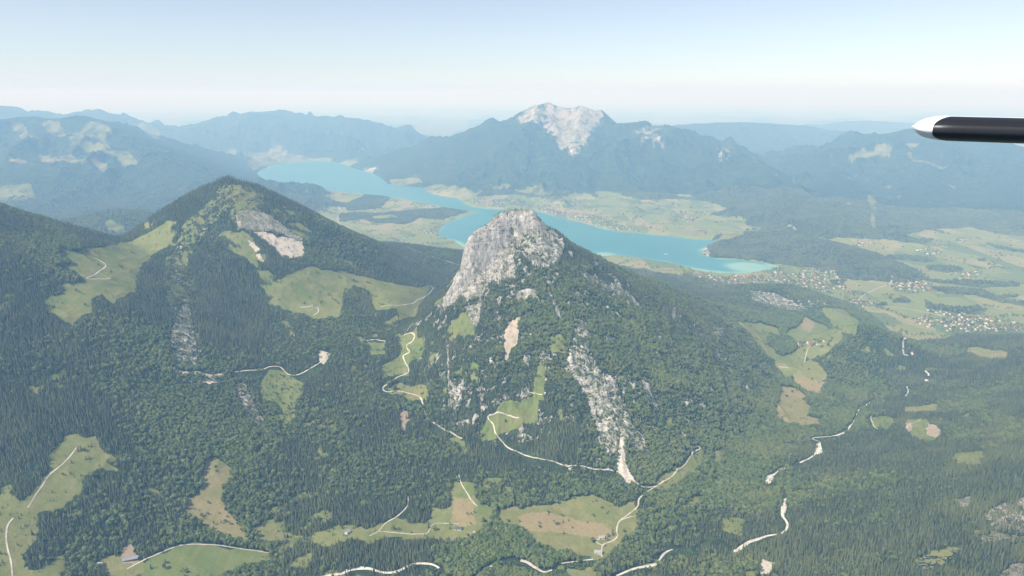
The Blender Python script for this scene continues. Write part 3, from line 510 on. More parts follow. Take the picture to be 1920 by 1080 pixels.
def poly_inside(px, py, poly):
    poly = np.asarray(poly, float)
    res = np.zeros(px.shape, bool)
    x0, y0 = poly[:, 0].min(), poly[:, 1].min(); x1, y1 = poly[:, 0].max(), poly[:, 1].max()
    m = (px >= x0) & (px <= x1) & (py >= y0) & (py <= y1)
    if not m.any():
        return res
    qx = px[m]; qy = py[m]; r = np.zeros(qx.shape, bool)
    n = len(poly)
    for i in range(n):
        ax, ay = poly[i]; bx, by = poly[(i + 1) % n]
        c = (ay > qy) != (by > qy)
        if ay != by:
            r ^= c & (qx < (bx - ax) * (qy - ay) / (by - ay) + ax)
    res[m] = r
    return res

def line_dist(px, py, pts, closed=False):
    pts = np.asarray(pts, float); n = len(pts)
    d2 = np.full(px.shape, 1e18)
    for i in range(n if closed else n - 1):
        ax, ay = pts[i][:2]; bx, by = pts[(i + 1) % n][:2]
        dx, dy = bx - ax, by - ay
        t = np.clip(((px - ax) * dx + (py - ay) * dy) / max(dx * dx + dy * dy, 1e-9), 0, 1)
        d2 = np.minimum(d2, (px - ax - t * dx) ** 2 + (py - ay - t * dy) ** 2)
    return np.sqrt(d2)

def ridge_height(x, y, pts, crest):
    """pts rows: x, y, z, slope left of the walking direction, slope right, cliff height left, cliff height right."""
    best = np.full(x.shape, -1e9); drop_at = np.zeros(x.shape)
    pts = np.asarray(pts, float)
    for i in range(len(pts) - 1):
        a, b = pts[i], pts[i + 1]
        dx, dy = b[0] - a[0], b[1] - a[1]
        L2 = max(dx * dx + dy * dy, 1e-6)
        t = np.clip(((x - a[0]) * dx + (y - a[1]) * dy) / L2, 0, 1)
        ex = x - a[0] - t * dx; ey = y - a[1] - t * dy
        d = np.sqrt(ex * ex + ey * ey)
        side = (dx * ey - dy * ex) / (np.sqrt(L2) * np.maximum(d, 1e-3))          # +1 left, -1 right
        w = np.clip(0.5 + 0.5 * side, 0, 1)
        sl = a[3] + (b[3] - a[3]) * t; sr = a[4] + (b[4] - a[4]) * t
        cl = a[5] + (b[5] - a[5]) * t; cr = a[6] + (b[6] - a[6]) * t
        s = sr + (sl - sr) * w; c = cr + (cl - cr) * w
        d = np.sqrt(d * d + crest * crest) - crest
        drop = s * d + c * sstep(0.0, 1.0, d / (20 + 0.45 * np.abs(c) + 1e-3))
        h = a[2] + (b[2] - a[2]) * t - drop
        m = h > best
        best = np.where(m, h, best); drop_at = np.where(m, drop, drop_at)
    return best, drop_at

_bp = np.array(BASE_POINTS, float)
_ba = np.arctan2(_bp[:, 0], _bp[:, 1]) * 2.2; _br = np.log(np.hypot(_bp[:, 0], _bp[:, 1]))
def _phi(d): return d
_M = _phi(np.hypot(_ba[:, None] - _ba[None], _br[:, None] - _br[None])) - 0.004 * np.eye(len(_bp))
_A = np.block([[_M, np.ones((len(_bp), 1))], [np.ones((1, len(_bp))), np.zeros((1, 1))]])
_W = np.linalg.solve(_A, np.concatenate([_bp[:, 2], [0.0]]))

def base_height(x, y):
    a = np.arctan2(x, y) * 2.2; r = np.log(np.maximum(np.hypot(x, y), 300.0))
    out = np.full(x.shape, _W[-1])
    for i in range(len(_bp)):
        out = out + _W[i] * np.sqrt((a - _ba[i]) ** 2 + (r - _br[i]) ** 2 + 0.0009)
    far = np.hypot(x, y)
    roll = 60 + 150 * fbm(x, y, 6500, 4, 40) + 70 * fbm(x, y, 1800, 3, 44)
    k = sstep(15000, 21000, far)
    return out * (1 - k) + (roll - 0.5 * k * 0) * k

def lake_sd(x, y):
    """signed distance to the lake shore, negative on the water; only near the lake, 9999 elsewhere."""
    P = np.asarray(LAKE, float)
    sd = np.full(x.shape, 9999.0)
    m = (x > P[:, 0].min() - 2600) & (x < P[:, 0].max() + 2600) & (y > P[:, 1].min() - 2600) & (y < P[:, 1].max() + 2600)
    qx, qy = x[m], y[m]
    ins = poly_inside(qx, qy, P)
    d = line_dist(qx, qy, P, True)
    sd[m] = np.where(ins, -d, d)
    return sd

def terrain(x, y, want_id=False):
    x = np.asarray(x, float); y = np.asarray(y, float)
    far = np.hypot(x, y)
    ws = np.clip(far / 6000.0, 0.35, 3.0)
    wx = x + ws * (26 * fbm(x, y, 420, 3, 1)); wy = y + ws * (26 * fbm(x, y, 420, 3, 5))
    base = base_height(x, y)
    base = base + (8 * fbm(x, y, 320, 4, 60) + 3 * fbm(x, y, 60, 3, 61)) * sstep(40, 160, base) * np.clip(1.5 - far / 9000, 0.3, 1)
    h = base.copy(); mid = np.zeros(x.shape, np.int8); top = base.copy()
    gul = ridged(wx, wy, 520, 4, 11) - 0.45
    gul_far = ridged(wx, wy, 1050, 5, 15, .55) - 0.45
    crag = ridged(wx, wy, 90, 4, 21) - 0.45
    crag_far = ridged(wx, wy, 430, 4, 25) - 0.45
    for k, (name, crest, gamp, camp, kk, pts) in enumerate(MOUNTAINS):
        P = np.asarray(pts, float)
        R = 4200 if P[:, 1].min() > 8000 else 2600
        m = (x > P[:, 0].min() - R) & (x < P[:, 0].max() + R) & (y > P[:, 1].min() - R) & (y < P[:, 1].max() + R)
        if not m.any():
            continue
        mh, dr = ridge_height(wx[m], wy[m], P, crest)
        g = gul_far[m] if P[:, 1].min() > 6500 else gul[m]
        body = 1 - np.exp(-np.maximum(dr, 0) / 110.0)
        mh = mh + gamp * body * g * 2 + camp * (crag_far[m] if P[:, 1].min() > 6500 else crag[m]) * (0.25 + 0.75 * body)
        hm = h[m]
        new = smax(mh, hm, kk)
        big = mh > top[m]
        tm = top[m]; tm[big] = mh[big]; top[m] = tm
        im = mid[m]; im[big] = k + 1; mid[m] = im
        h[m] = new
    sd = lake_sd(x, y)
    near = sd < 9000
    bank = 3.0 + 0.42 * np.clip(sd, 0, 9000)
    h = np.where(near & (y > 4000), -smax(-h, -bank, 25.0), h)
    out = np.maximum(h, 1.2 + 0.012 * np.clip(sd, 0, 900))
    inn = np.minimum(h, -1.5 - 0.06 * np.clip(-sd, 0, 400))
    k = sstep(-6, 6, sd)
    h = np.where(near, inn * (1 - k) + np.where(sd < 140, np.maximum(out, 1.2), out) * k, np.maximum(h, 2.0))
    h = h - np.maximum(far - 20000, 0) ** 2 / (2 * 6.4e6) * 0.35
    if want_id:
        return h, mid, sd
    return h

rng = np.random.default_rng(7)
COL = scene.collection
def link(name, data, parent=None):
    o = bpy.data.objects.new(name, data); COL.objects.link(o)
    if parent is not None: o.parent = parent
    return o
def tag(o, label=None, cat=None, group=None, kind=None):
    if label: o['label'] = label
    if cat: o['category'] = cat
    if group: o['group'] = group
    if kind: o['kind'] = kind
    return o

# ---------------------------------------------------------------- materials
def mat(name, color=(.5, .5, .5), rough=.8, spec=.2):
    m = bpy.data.materials.new(name); m.use_nodes = True
    p = m.node_tree.nodes['Principled BSDF']
    p.inputs['Base Color'].default_value = (*color, 1); p.inputs['Roughness'].default_value = rough
    p.inputs['Specular IOR Level'].default_value = spec
    return m
class NT:
    def __init__(s, m): s.t = m.node_tree; s.n = s.t.nodes; s.p = s.n['Principled BSDF']
    def link(s, a, b): s.t.links.new(a, b)
    def pos(s):
        g = s.n.new('ShaderNodeNewGeometry'); return g.outputs['Position']
    def scale(s, vec, sx, sy, sz):
        m = s.n.new('ShaderNodeVectorMath'); m.operation = 'MULTIPLY'; s.link(vec, m.inputs[0]); m.inputs[1].default_value = (sx, sy, sz); return m.outputs[0]
    def noise(s, vec, sc, det=4, rough=.55, dist=0):
        n = s.n.new('ShaderNodeTexNoise'); n.inputs['Scale'].default_value = sc; n.inputs['Detail'].default_value = det; n.inputs['Roughness'].default_value = rough; n.inputs['Distortion'].default_value = dist
        s.link(vec, n.inputs['Vector']); return n.outputs['Fac']
    def voronoi(s, vec, sc, feat='F1', out='Distance', metric='EUCLIDEAN', rnd=1.0):
        n = s.n.new('ShaderNodeTexVoronoi'); n.feature = feat; n.distance = metric; n.inputs['Scale'].default_value = sc; n.inputs['Randomness'].default_value = rnd
        s.link(vec, n.inputs['Vector']); return n.outputs[out]
    def math(s, op, a, b=None, c=None):
        n = s.n.new('ShaderNodeMath'); n.operation = op
        for i, v in enumerate((a, b, c)):
            if v is None: continue
            if isinstance(v, (int, float)): n.inputs[i].default_value = v
            else: s.link(v, n.inputs[i])
        return n.outputs[0]
    def ramp(s, f, a, b, lo=0.0, hi=1.0, smooth=True):
        n = s.n.new('ShaderNodeMapRange'); n.interpolation_type = 'SMOOTHSTEP' if smooth else 'LINEAR'
        s.link(f, n.inputs[0]); n.inputs[1].default_value = a; n.inputs[2].default_value = b; n.inputs[3].default_value = lo; n.inputs[4].default_value = hi
        return n.outputs[0]
    def mix(s, f, a, b):
        n = s.n.new('ShaderNodeMix'); n.data_type = 'RGBA'
        for v, i in ((f, 0), (a, 6), (b, 7)):
            if isinstance(v, (int, float)): n.inputs[i].default_value = v
            elif isinstance(v, tuple): n.inputs[i].default_value = (*v, 1)
            else: s.link(v, n.inputs[i])
        return n.outputs[2]
    def attr(s, name):
        a = s.n.new('ShaderNodeAttribute'); a.attribute_name = name; x = s.n.new('ShaderNodeSeparateColor'); s.link(a.outputs['Color'], x.inputs[0]); return x.outputs[0], x.outputs[1], x.outputs[2]
    def bump(s, h, strength, dist):
        b = s.n.new('ShaderNodeBump'); b.inputs['Strength'].default_value = strength; b.inputs['Distance'].default_value = dist; s.link(h, b.inputs['Height']); s.link(b.outputs[0], s.p.inputs['Normal'])

def terrain_material():
    m = mat('terrain', rough=.95, spec=.05); k = NT(m)
    P = k.pos()
    meadow, rock, pale = k.attr('cover'); dry, plain, far = k.attr('tint')
    # ragged edges
    edge = k.noise(P, .06, 4, .6)
    def ragged(a, w=.5): return k.ramp(k.math('ADD', a, k.math('MULTIPLY', k.math('SUBTRACT', edge, .5), w)), .36, .64)
    big = k.noise(P, .0016, 4, .55); mid = k.noise(P, .012, 5, .6); fine = k.noise(P, .11, 4, .65)
    crowns = k.voronoi(P, .07); crowns2 = k.voronoi(P, .026)
    # forest canopy / forest floor
    f1 = k.mix(k.ramp(big, .35, .65), (.022, .040, .020), (.042, .068, .026))
    f2 = k.mix(k.ramp(mid, .40, .66), f1, (.055, .088, .034))
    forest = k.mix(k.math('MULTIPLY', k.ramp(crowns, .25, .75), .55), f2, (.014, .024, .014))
    # meadow: fresh to straw, field patches on the plain
    vs = k.scale(P, 1.0, .62, 0.0)
    cell = k.n.new('ShaderNodeTexVoronoi'); cell.distance = 'CHEBYCHEV'; cell.inputs['Scale'].default_value = .0062; cell.inputs['Randomness'].default_value = .85; k.link(vs, cell.inputs['Vector'])
    cs = k.n.new('ShaderNodeSeparateColor'); k.link(cell.outputs['Color'], cs.inputs[0])
    fresh = k.mix(k.ramp(mid, .3, .7), (.118, .158, .040), (.165, .19, .058))
    straw = k.mix(k.ramp(fine, .3, .7), (.25, .20, .10), (.31, .24, .125))
    wild = k.mix(k.ramp(k.noise(P, .03, 5, .7), .42, .62), (.16, .172, .054), (.21, .20, .08))
    d1 = k.math('ADD', dry, k.math('MULTIPLY', k.math('SUBTRACT', mid, .5), 1.1))
    d2 = k.math('ADD', d1, k.math('MULTIPLY', plain, k.math('MULTIPLY', k.math('SUBTRACT', cs.outputs[0], .48), 1.7)))
    md = k.mix(k.ramp(d2, .1, .5), fresh, wild)
    md = k.mix(k.ramp(d2, .5, .95), md, straw)
    dark = k.mix(k.ramp(cs.outputs[1], .6, .9), md, (.055, .10, .032))
    md = k.mix(plain, md, dark)
    md = k.mix(k.math('MULTIPLY', plain, .26), md, (.29, .30, .125))
    stripes = k.noise(k.scale(P, .07, .008, .008), 1.0, 3, .6)
    md = k.mix(k.math('MULTIPLY', k.ramp(stripes, .45, .7), .32), md, (.24, .22, .11))
    tuft = k.noise(P, .22, 3, .7)
    md = k.mix(k.math('MULTIPLY', k.ramp(tuft, .52, .68), .55), md, (.07, .10, .03))
    # limestone: pale faces, grey streaks, grass on ledges
    st = k.noise(k.scale(P, .05, .05, .008), 1.0, 6, .65, .6)
    stf = k.noise(k.scale(P, .0065, .0065, .0022), 1.0, 6, .66, .5)
    stm = k.n.new('ShaderNodeMix'); stm.data_type = 'FLOAT'; k.link(far, stm.inputs[0]); k.link(st, stm.inputs[2]); k.link(stf, stm.inputs[3]); stc = stm.outputs[0]
    rk = k.mix(k.ramp(stc, .35, .65), (.38, .35, .305), (.73, .685, .615))
    rk = k.mix(k.ramp(k.noise(P, .035, 6, .7), .50, .62), rk, (.50, .46, .40))
    geo = k.n.new('ShaderNodeNewGeometry'); sx = k.n.new('ShaderNodeSeparateXYZ'); k.link(geo.outputs['True Normal'], sx.inputs[0])
    ledge = k.math('MULTIPLY', k.ramp(sx.outputs[2], .45, .85), k.ramp(k.noise(P, .03, 5, .65), .40, .58))
    rk = k.mix(k.math('MULTIPLY', k.ramp(dry, .3, .9), .75), rk, (.40, .335, .27))
    rk = k.mix(k.math('MULTIPLY', k.ramp(k.noise(k.scale(P, .02, .02, .16), 1.0, 4, .6, .8), .52, .60), .45), rk, (.25, .225, .20))
    rk = k.mix(k.math('MULTIPLY', ledge, .7), rk, (.13, .15, .055))
    rk = k.mix(k.math('MULTIPLY', k.ramp(k.noise(P, .085, 5, .7), .58, .66), .7), rk, (.06, .08, .03))
    rk = k.mix(k.math('MULTIPLY', k.ramp(k.noise(P, .022, 5, .7), .54, .64), .65), rk, (.17, .18, .085))
    pl = k.mix(k.ramp(fine, .3, .7), (.46, .415, .345), (.62, .575, .49))
    pl = k.mix(k.ramp(dry, .25, .55), pl, (.50, .435, .35))
    pl = k.mix(k.ramp(dry, .6, 1.0), pl, (.31, .23, .155))
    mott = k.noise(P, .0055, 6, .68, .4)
    forest = k.mix(k.math('MULTIPLY', far, k.ramp(mott, .57, .72)), forest, (.095, .115, .055))
    forest = k.mix(k.math('MULTIPLY', far, k.ramp(mott, .46, .34)), forest, (.012, .022, .014))  # dark patches in the far woods' colour stand in for gully shading
    mk = k.math('MULTIPLY', ragged(meadow), k.math('SUBTRACT', 1.0, k.math('MULTIPLY', k.math('MULTIPLY', far, k.math('SUBTRACT', 1.0, plain)), k.ramp(mott, .56, .40, 0.0, .7))))
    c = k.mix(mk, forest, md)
    rstreak = k.math('MULTIPLY', k.math('SUBTRACT', stc, .5), 3.0)
    rm = k.ramp(k.math('ADD', rock, k.math('ADD', rstreak, k.math('MULTIPLY', k.math('SUBTRACT', edge, .5), .5))), .30, .62)
    c = k.mix(k.math('MULTIPLY', rm, k.ramp(rock, .05, .3)), c, rk)
    scar = k.ramp(k.noise(k.scale(P, .05, .05, .012), 1.0, 5, .65, .5), .36, .50)
    c = k.mix(k.math('MULTIPLY', ragged(pale), k.math('ADD', .35, k.math('MULTIPLY', scar, .65))), k.mix(pale, c, (.20, .19, .11)), pl)
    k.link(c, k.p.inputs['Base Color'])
    # relief: tree crowns on far woods, crags on rock, tufts elsewhere
    nf = k.math('SUBTRACT', 1.0, k.math('MAXIMUM', meadow, k.math('MAXIMUM', rock, pale)))
    hcan = k.math('MULTIPLY', k.math('MULTIPLY', k.math('SUBTRACT', 1.0, k.math('ADD', k.math('MULTIPLY', crowns, .6), k.math('MULTIPLY', crowns2, .8))), far), k.math('MULTIPLY', nf, 16.0))
    hrk = k.math('MULTIPLY', k.math('MULTIPLY', k.noise(k.scale(P, .06, .06, .03), 1.0, 7, .68, .4), rock), 26.0)
    hm = k.math('MULTIPLY', fine, 1.2)
    k.bump(k.math('ADD', hcan, k.math('ADD', hrk, hm)), 1.0, 1.0)
    return m
TERRAIN = terrain_material()

# ---------------------------------------------------------------- the land as one height grid
az = np.radians(np.linspace(-52, 52, 1000))
rr = np.exp(np.concatenate([np.linspace(np.log(1120), np.log(5200), 760, endpoint=False), np.linspace(np.log(5200), np.log(16000), 310, endpoint=False), np.linspace(np.log(16000), np.log(140000), 130)]))
GX = np.sin(az)[:, None] * rr[None]; GY = np.cos(az)[:, None] * rr[None]
GH, GID, GSD = terrain(GX, GY, True)
na, nr = GX.shape
lrr = np.log(rr)
def grid_index(x, y):
    fa = (np.arctan2(x, y) - az[0]) / (az[1] - az[0]); fr = np.interp(np.log(np.hypot(x, y)), lrr, np.arange(nr))
    ia = np.clip(fa.astype(int), 0, na - 2); ir = np.clip(fr.astype(int), 0, nr - 2)
    return ia, ir, np.clip(fa - ia, 0, 1), np.clip(fr - ir, 0, 1)
def ground_z(x, y):
    x = np.asarray(x, float); y = np.asarray(y, float)
    ia, ir, ta, tr = grid_index(x, y)
    return (GH[ia, ir] * (1 - ta) + GH[ia + 1, ir] * ta) * (1 - tr) + (GH[ia, ir + 1] * (1 - ta) + GH[ia + 1, ir + 1] * ta) * tr

def smooth_line(pts, step):
    P = np.asarray(pts, float)
    if len(P) > 2:
        Q = np.vstack([2 * P[0] - P[1], P, 2 * P[-1] - P[-2]]); out = []
        for i in range(1, len(Q) - 2):
            n = max(2, int(np.hypot(*(Q[i + 1] - Q[i])) / step)); t = (np.arange(n) / n)[:, None]
            a, b, c, d = Q[i - 1], Q[i], Q[i + 1], Q[i + 2]
            out.append(.5 * (2 * b + (c - a) * t + (2 * a - 5 * b + 4 * c - d) * t * t + (3 * b - a - 3 * c + d) * t ** 3))
        return np.vstack(out + [P[-1:]])
    n = max(2, int(np.hypot(*(P[1] - P[0])) / step)); t = np.linspace(0, 1, n + 1)[:, None]
    return P[0] + (P[1] - P[0]) * t
ROAD_LINES = [(n, w, smooth_line(p, 7.0)) for n, w, p in ROADS]
STREAM_LINES = [(w, smooth_line(p, 7.0)) for w, p in STREAMS]

def away_shift(x, y, h, frac):
    r = np.hypot(x, y); tanv = np.clip((CAM_H - h) / r, .12, 1.0)
    s = np.where(r < 5200, frac * 20.0 / tanv, 0.0)
    return x + x / r * s, y + y / r * s
def cover(x, y, h, mid, frac):
    """land cover at points: meadow, rock, pale, dry, plain, tree density"""
    n = x.size
    r = np.hypot(x, y)
    js = np.clip(r / 2500.0, .8, 6.0); lx, ly = x / js, y / js
    jx = x + js * (20 * (vnoise(lx / 45, ly / 45, 91) - .5) + 13 * (vnoise(lx / 15, ly / 15, 92) - .5)); jy = y + js * (20 * (vnoise(lx / 45, ly / 45, 93) - .5) + 13 * (vnoise(lx / 15, ly / 15, 94) - .5))
    sx, sy = away_shift(jx, jy, h, frac)
    plainm = (mid == 0) & (h < 60) & (y > 3650) & (r < 15500)
    farm = (r >= 15500)
    meadow = plainm.astype(float); dry = np.where(plainm, .27, .3); dens = np.where(plainm, .004, 1.0)
    fl = fbm(x, y, 1400, 4, 70)
    meadow = np.where(farm & (mid == 0), sstep(-.15, .1, fl), meadow); dry = np.where(farm, .6, dry)
    rock = np.zeros(n); pale = np.zeros(n)
    gap = (vnoise(x / 62, y / 62, 170) * .65 + vnoise(x / 21, y / 21, 171) * .35) * np.where(mid == 0, 1.0, .96)
    gp = (gap > .80) & (r < 4200) & (meadow == 0); meadow[gp] = 1; dens[gp] = .28; dry[gp] = .25
    for kind, dr, de, poly in COVER:
        big = kind in ('meadow', 'dirt', 'scrub')
        a = poly_inside(jx, jy, poly)
        if big: a |= poly_inside(sx, sy, poly)
        if not a.any(): continue
        if kind == 'wood':
            meadow[a] = 0; rock[a] = 0; pale[a] = 0; dens[a] = de
        elif kind == 'rock':
            rock[a] = 1 if de < .3 else .62; pale[a] = 0; dry[a] = dr; dens[a] = de
        elif kind in ('scree', 'dirt'):
            pale[a] = 1; rock[a] = 0; meadow[a] = 0; dry[a] = dr; dens[a] = de
        elif kind == 'scrub':
            sc = (vnoise(x[a] / 17, y[a] / 17, 201) * .6 + vnoise(x[a] / 6, y[a] / 6, 202) * .4); meadow[a] = sc > .5; rock[a] = np.where(sc < .30, .6, 0); pale[a] = 0; dry[a] = dr; dens[a] = np.where(sc > .5, de * .6, np.minimum(1.0, de * 1.5))
        else:
            meadow[a] = 1; rock[a] = 0; pale[a] = 0; dry[a] = dr; dens[a] = de
    # the bare crest of the rocky peak goes over to its far side
    crest = (line_dist(x, y, [p[:2] for p in MOUNTAINS[0][5][:10]]) < 48) & (r < 3600)
    rock[crest & (meadow == 0)] = 1; dens[crest & (meadow == 0)] = np.minimum(dens[crest & (meadow == 0)], .2)
    mp = [p[:2] for n_, _, _, _, _, pts in MOUNTAINS if n_ == 'limestone_massif' for p in pts if 300 < p[0] < 1560]
    top_ = (r > 11000) & (r < 14500) & (x > -400) & (x < 2400)
    if top_.any():
        ct = np.zeros(n, bool); ct[top_] = line_dist(x[top_], y[top_], mp) < 170; rock[ct] = 1; dry[ct] = .9; meadow[ct] = 0
    meadow = np.where(rock > 0, 0, meadow)
    return meadow, rock, pale, dry, plainm, dens

fx, fy, fh, fm = GX.ravel(), GY.ravel(), GH.ravel(), GID.ravel()
c_me, c_ro, c_pa, c_dr, c_pl, c_de = cover(fx, fy, fh, fm, .55)
# broken limestone showing through the woods of the rocky peak and the massif
dzr = np.gradient(GH, axis=1) / np.gradient(GX * 0 + rr[None], axis=1); dza = np.gradient(GH, axis=0) / (rr[None] * (az[1] - az[0]))
slope = np.hypot(dzr, dza).ravel()
names_of = ['ground'] + [m[0] for m in MOUNTAINS]
rocky_ids = [i for i, n in enumerate(names_of) if n in ('rocky_peak', 'rocky_peak_spur')]
mass_ids = [i for i, n in enumerate(names_of) if n in ('limestone_massif', 'massif_spur', 'massif_spur_b', 'grassy_peak_spur')]
sp = vnoise(fx / 26, fy / 26, 120) * .6 + vnoise(fx / 9, fy / 9, 121) * .4
c_ro = np.where(np.isin(fm, rocky_ids) & (c_me + c_pa == 0) & (slope > .55) & (sp > .62), np.maximum(c_ro, .7), c_ro)
sp2 = vnoise(fx / 130, fy / 130, 122) * .6 + vnoise(fx / 40, fy / 40, 123) * .4
c_ro = np.where(np.isin(fm, mass_ids) & (c_me + c_pa == 0) & (sp2 > .79) & (slope > .3), np.maximum(c_ro, .6), c_ro)
c_far = sstep(4300, 6000, np.hypot(fx, fy))
def far_blur(a):
    a = a.reshape(na, nr); b = a.copy()
    for ax, w_ in ((0, 3), (1, 3), (0, 2), (1, 2)):
        b = sum(np.roll(b, k_, axis=ax) for k_ in range(-w_, w_ + 1)) / (2 * w_ + 1)
    k_ = sstep(6500, 9500, rr)[None]
    return (a * (1 - k_) + b * k_).ravel()
c_ro = far_blur(c_ro) * np.where(np.hypot(fx, fy) > 8000, .74, 1.0); c_me = np.where(c_pl, c_me, np.maximum(c_me * .8, far_blur(c_me)))
ATT_C = np.stack([c_me, c_ro, c_pa, np.ones_like(c_me)], -1); ATT_T = np.stack([c_dr, c_pl.astype(float), c_far, np.ones_like(c_me)], -1)

PV = np.stack([GX, GY, GH], -1)
du = np.gradient(PV, axis=0); dv = np.gradient(PV, axis=1)
NRM = np.cross(dv.reshape(-1, 3), du.reshape(-1, 3)); NRM *= np.sign(NRM[:, 2:3]); NRM /= np.linalg.norm(NRM, axis=1)[:, None]
PV = PV.reshape(-1, 3)
qi = (np.arange(na - 1)[:, None] * nr + np.arange(nr - 1)[None]).ravel()
QUADS = np.stack([qi, qi + nr, qi + nr + 1, qi + 1], -1)
def grid_object(name, mask, material, z=None, attrs=None, normals=True):
    q = QUADS[mask]
    used = np.zeros(len(PV), bool); used[q.ravel()] = True
    remap = np.cumsum(used) - 1
    me = bpy.data.meshes.new(name); co = PV[used].copy()
    if z is not None: co[:, 2] = z
    q = remap[q].astype(np.int32)
    me.vertices.add(len(co)); me.vertices.foreach_set('co', co.ravel().astype(np.float32))
    me.loops.add(q.size); me.loops.foreach_set('vertex_index', q.ravel())
    me.polygons.add(len(q)); me.polygons.foreach_set('loop_start', np.arange(len(q), dtype=np.int32) * 4)
    me.polygons.foreach_set('use_smooth', np.ones(len(q), bool)); me.update(calc_edges=True)
    for an, av in (attrs or {}).items():
        ca = me.color_attributes.new(an, 'FLOAT_COLOR', 'POINT'); ca.data.foreach_set('color', av[used].astype(np.float32).ravel())
    if normals: me.normals_split_custom_set_from_vertices(NRM[used].astype(np.float32))
    me.materials.append(material)
    return link(name, me)
GROUPS = {
 'ground': ['ground'], 'rocky_mountain': ['rocky_peak', 'rocky_peak_spur'], 'grassy_mountain': ['grassy_peak', 'grassy_peak_spur'], 'dark_wooded_slope': ['dark_slope'],
 'wooded_knoll_hill': ['wooded_knoll'], 'long_wooded_mountain': ['left_mountain', 'left_foothill', 'left_spur', 'left_spur_b'], 'far_mountains': ['far_left_peak'], 'lake_head_hill': ['lake_head_hill', 'lake_head_spur'],
 'limestone_mountain': ['limestone_massif', 'massif_spur', 'massif_spur_b', 'massif_spur_c', 'massif_spur_d', 'massif_spur_e'], 'broad_wooded_mountain': ['right_mountain', 'right_spur', 'right_spur_b', 'right_spur_c'], 'far_hills': ['far_right_ridge', 'far_right_ridge_b'],
 'wooded_headland_hill': ['wooded_headland'], 'wooded_hill': ['wooded_hill'], 'round_wooded_hill': ['round_wooded_hill'], 'near_wooded_hill': ['right_slope']}
LAND_LABEL = {'ground': 'valley floor and lower slopes with meadows, fields and forest', 'rocky_mountain': 'steep pyramid mountain with pale limestone cliffs above dark forest', 'grassy_mountain': 'round-topped mountain with grassy ridge, cliff band and white scree',
 'dark_wooded_slope': 'dark forested mountainside at the left edge', 'wooded_knoll_hill': 'low wooded hill with small pastures behind the grassy saddle', 'long_wooded_mountain': 'long hazy forested mountain with pasture clearings left of the lake',
 'far_mountains': 'faint blue peaks on the left horizon', 'lake_head_hill': 'hazy rounded mountain beyond the far end of the lake', 'limestone_mountain': 'broad mountain with bare limestone summit cliffs behind the lake',
 'broad_wooded_mountain': 'broad hazy wooded mountain with small clearings behind the plain', 'far_hills': 'faint blue hill ridges behind the limestone mountain', 'wooded_headland_hill': 'dark wooded headland reaching into the turquoise lake',
 'wooded_hill': 'wooded hill with rock outcrops beside the lakeside town', 'round_wooded_hill': 'round wooded hill above the narrow valley mouth', 'near_wooded_hill': 'near forested slope with pale rocks at the lower right corner'}
qid = GID.ravel()[QUADS[:, 0]]
for gname, members in GROUPS.items():
    ids = [names_of.index(n) for n in members]
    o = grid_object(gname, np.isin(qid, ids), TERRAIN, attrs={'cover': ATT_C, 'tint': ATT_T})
    tag(o, LAND_LABEL[gname], None, None, 'structure')

# ---------------------------------------------------------------- lake
def lake_material():
    m = mat('lake_water', rough=.30, spec=.4); k = NT(m); P = k.pos()
    d, _, _ = k.attr('depth')
    deep = k.mix(k.ramp(k.noise(P, .0012, 4, .6), .35, .65), (.036, .172, .180), (.044, .194, .198))
    sh = k.math('ADD', d, k.math('MULTIPLY', k.math('SUBTRACT', k.noise(P, .008, 4, .6), .5), .35))
    c = k.mix(k.ramp(sh, .35, .95), deep, (.06, .235, .225))
    c = k.mix(k.ramp(sh, .72, 1.0), c, (.22, .38, .28))
    k.link(c, k.p.inputs['Base Color'])
    k.p.inputs['IOR'].default_value = 1.33
    k.bump(k.noise(P, .25, 4, .6), .25, .6)
    return m
lq = GSD.ravel()[QUADS].min(1) < 25
near_flat = (1 - sstep(0, 1, np.clip(-GSD.ravel(), 0, 400) / (40 + 200 * vnoise(fx / 400, fy / 400, 190)))) * (.55 + .5 * vnoise(fx / 260, fy / 260, 191))
# wide shallows lie off the two stream deltas and round the town bay
for (dx_, dy_, rad) in ((-490, 6150, 420), (1980, 5560, 420), (830, 5950, 330), (2250, 5600, 300)):
    near_flat = np.maximum(near_flat, (1 - sstep(.25, 1, np.hypot(fx - dx_, fy - dy_) / rad)) * .95)
lake = grid_object('lake', lq, lake_material(), z=0.0, attrs={'depth': np.stack([near_flat, near_flat, near_flat, np.ones_like(near_flat)], -1)}, normals=False)
tag(lake, 'turquoise lake winding between the mountains', None, None, 'structure')

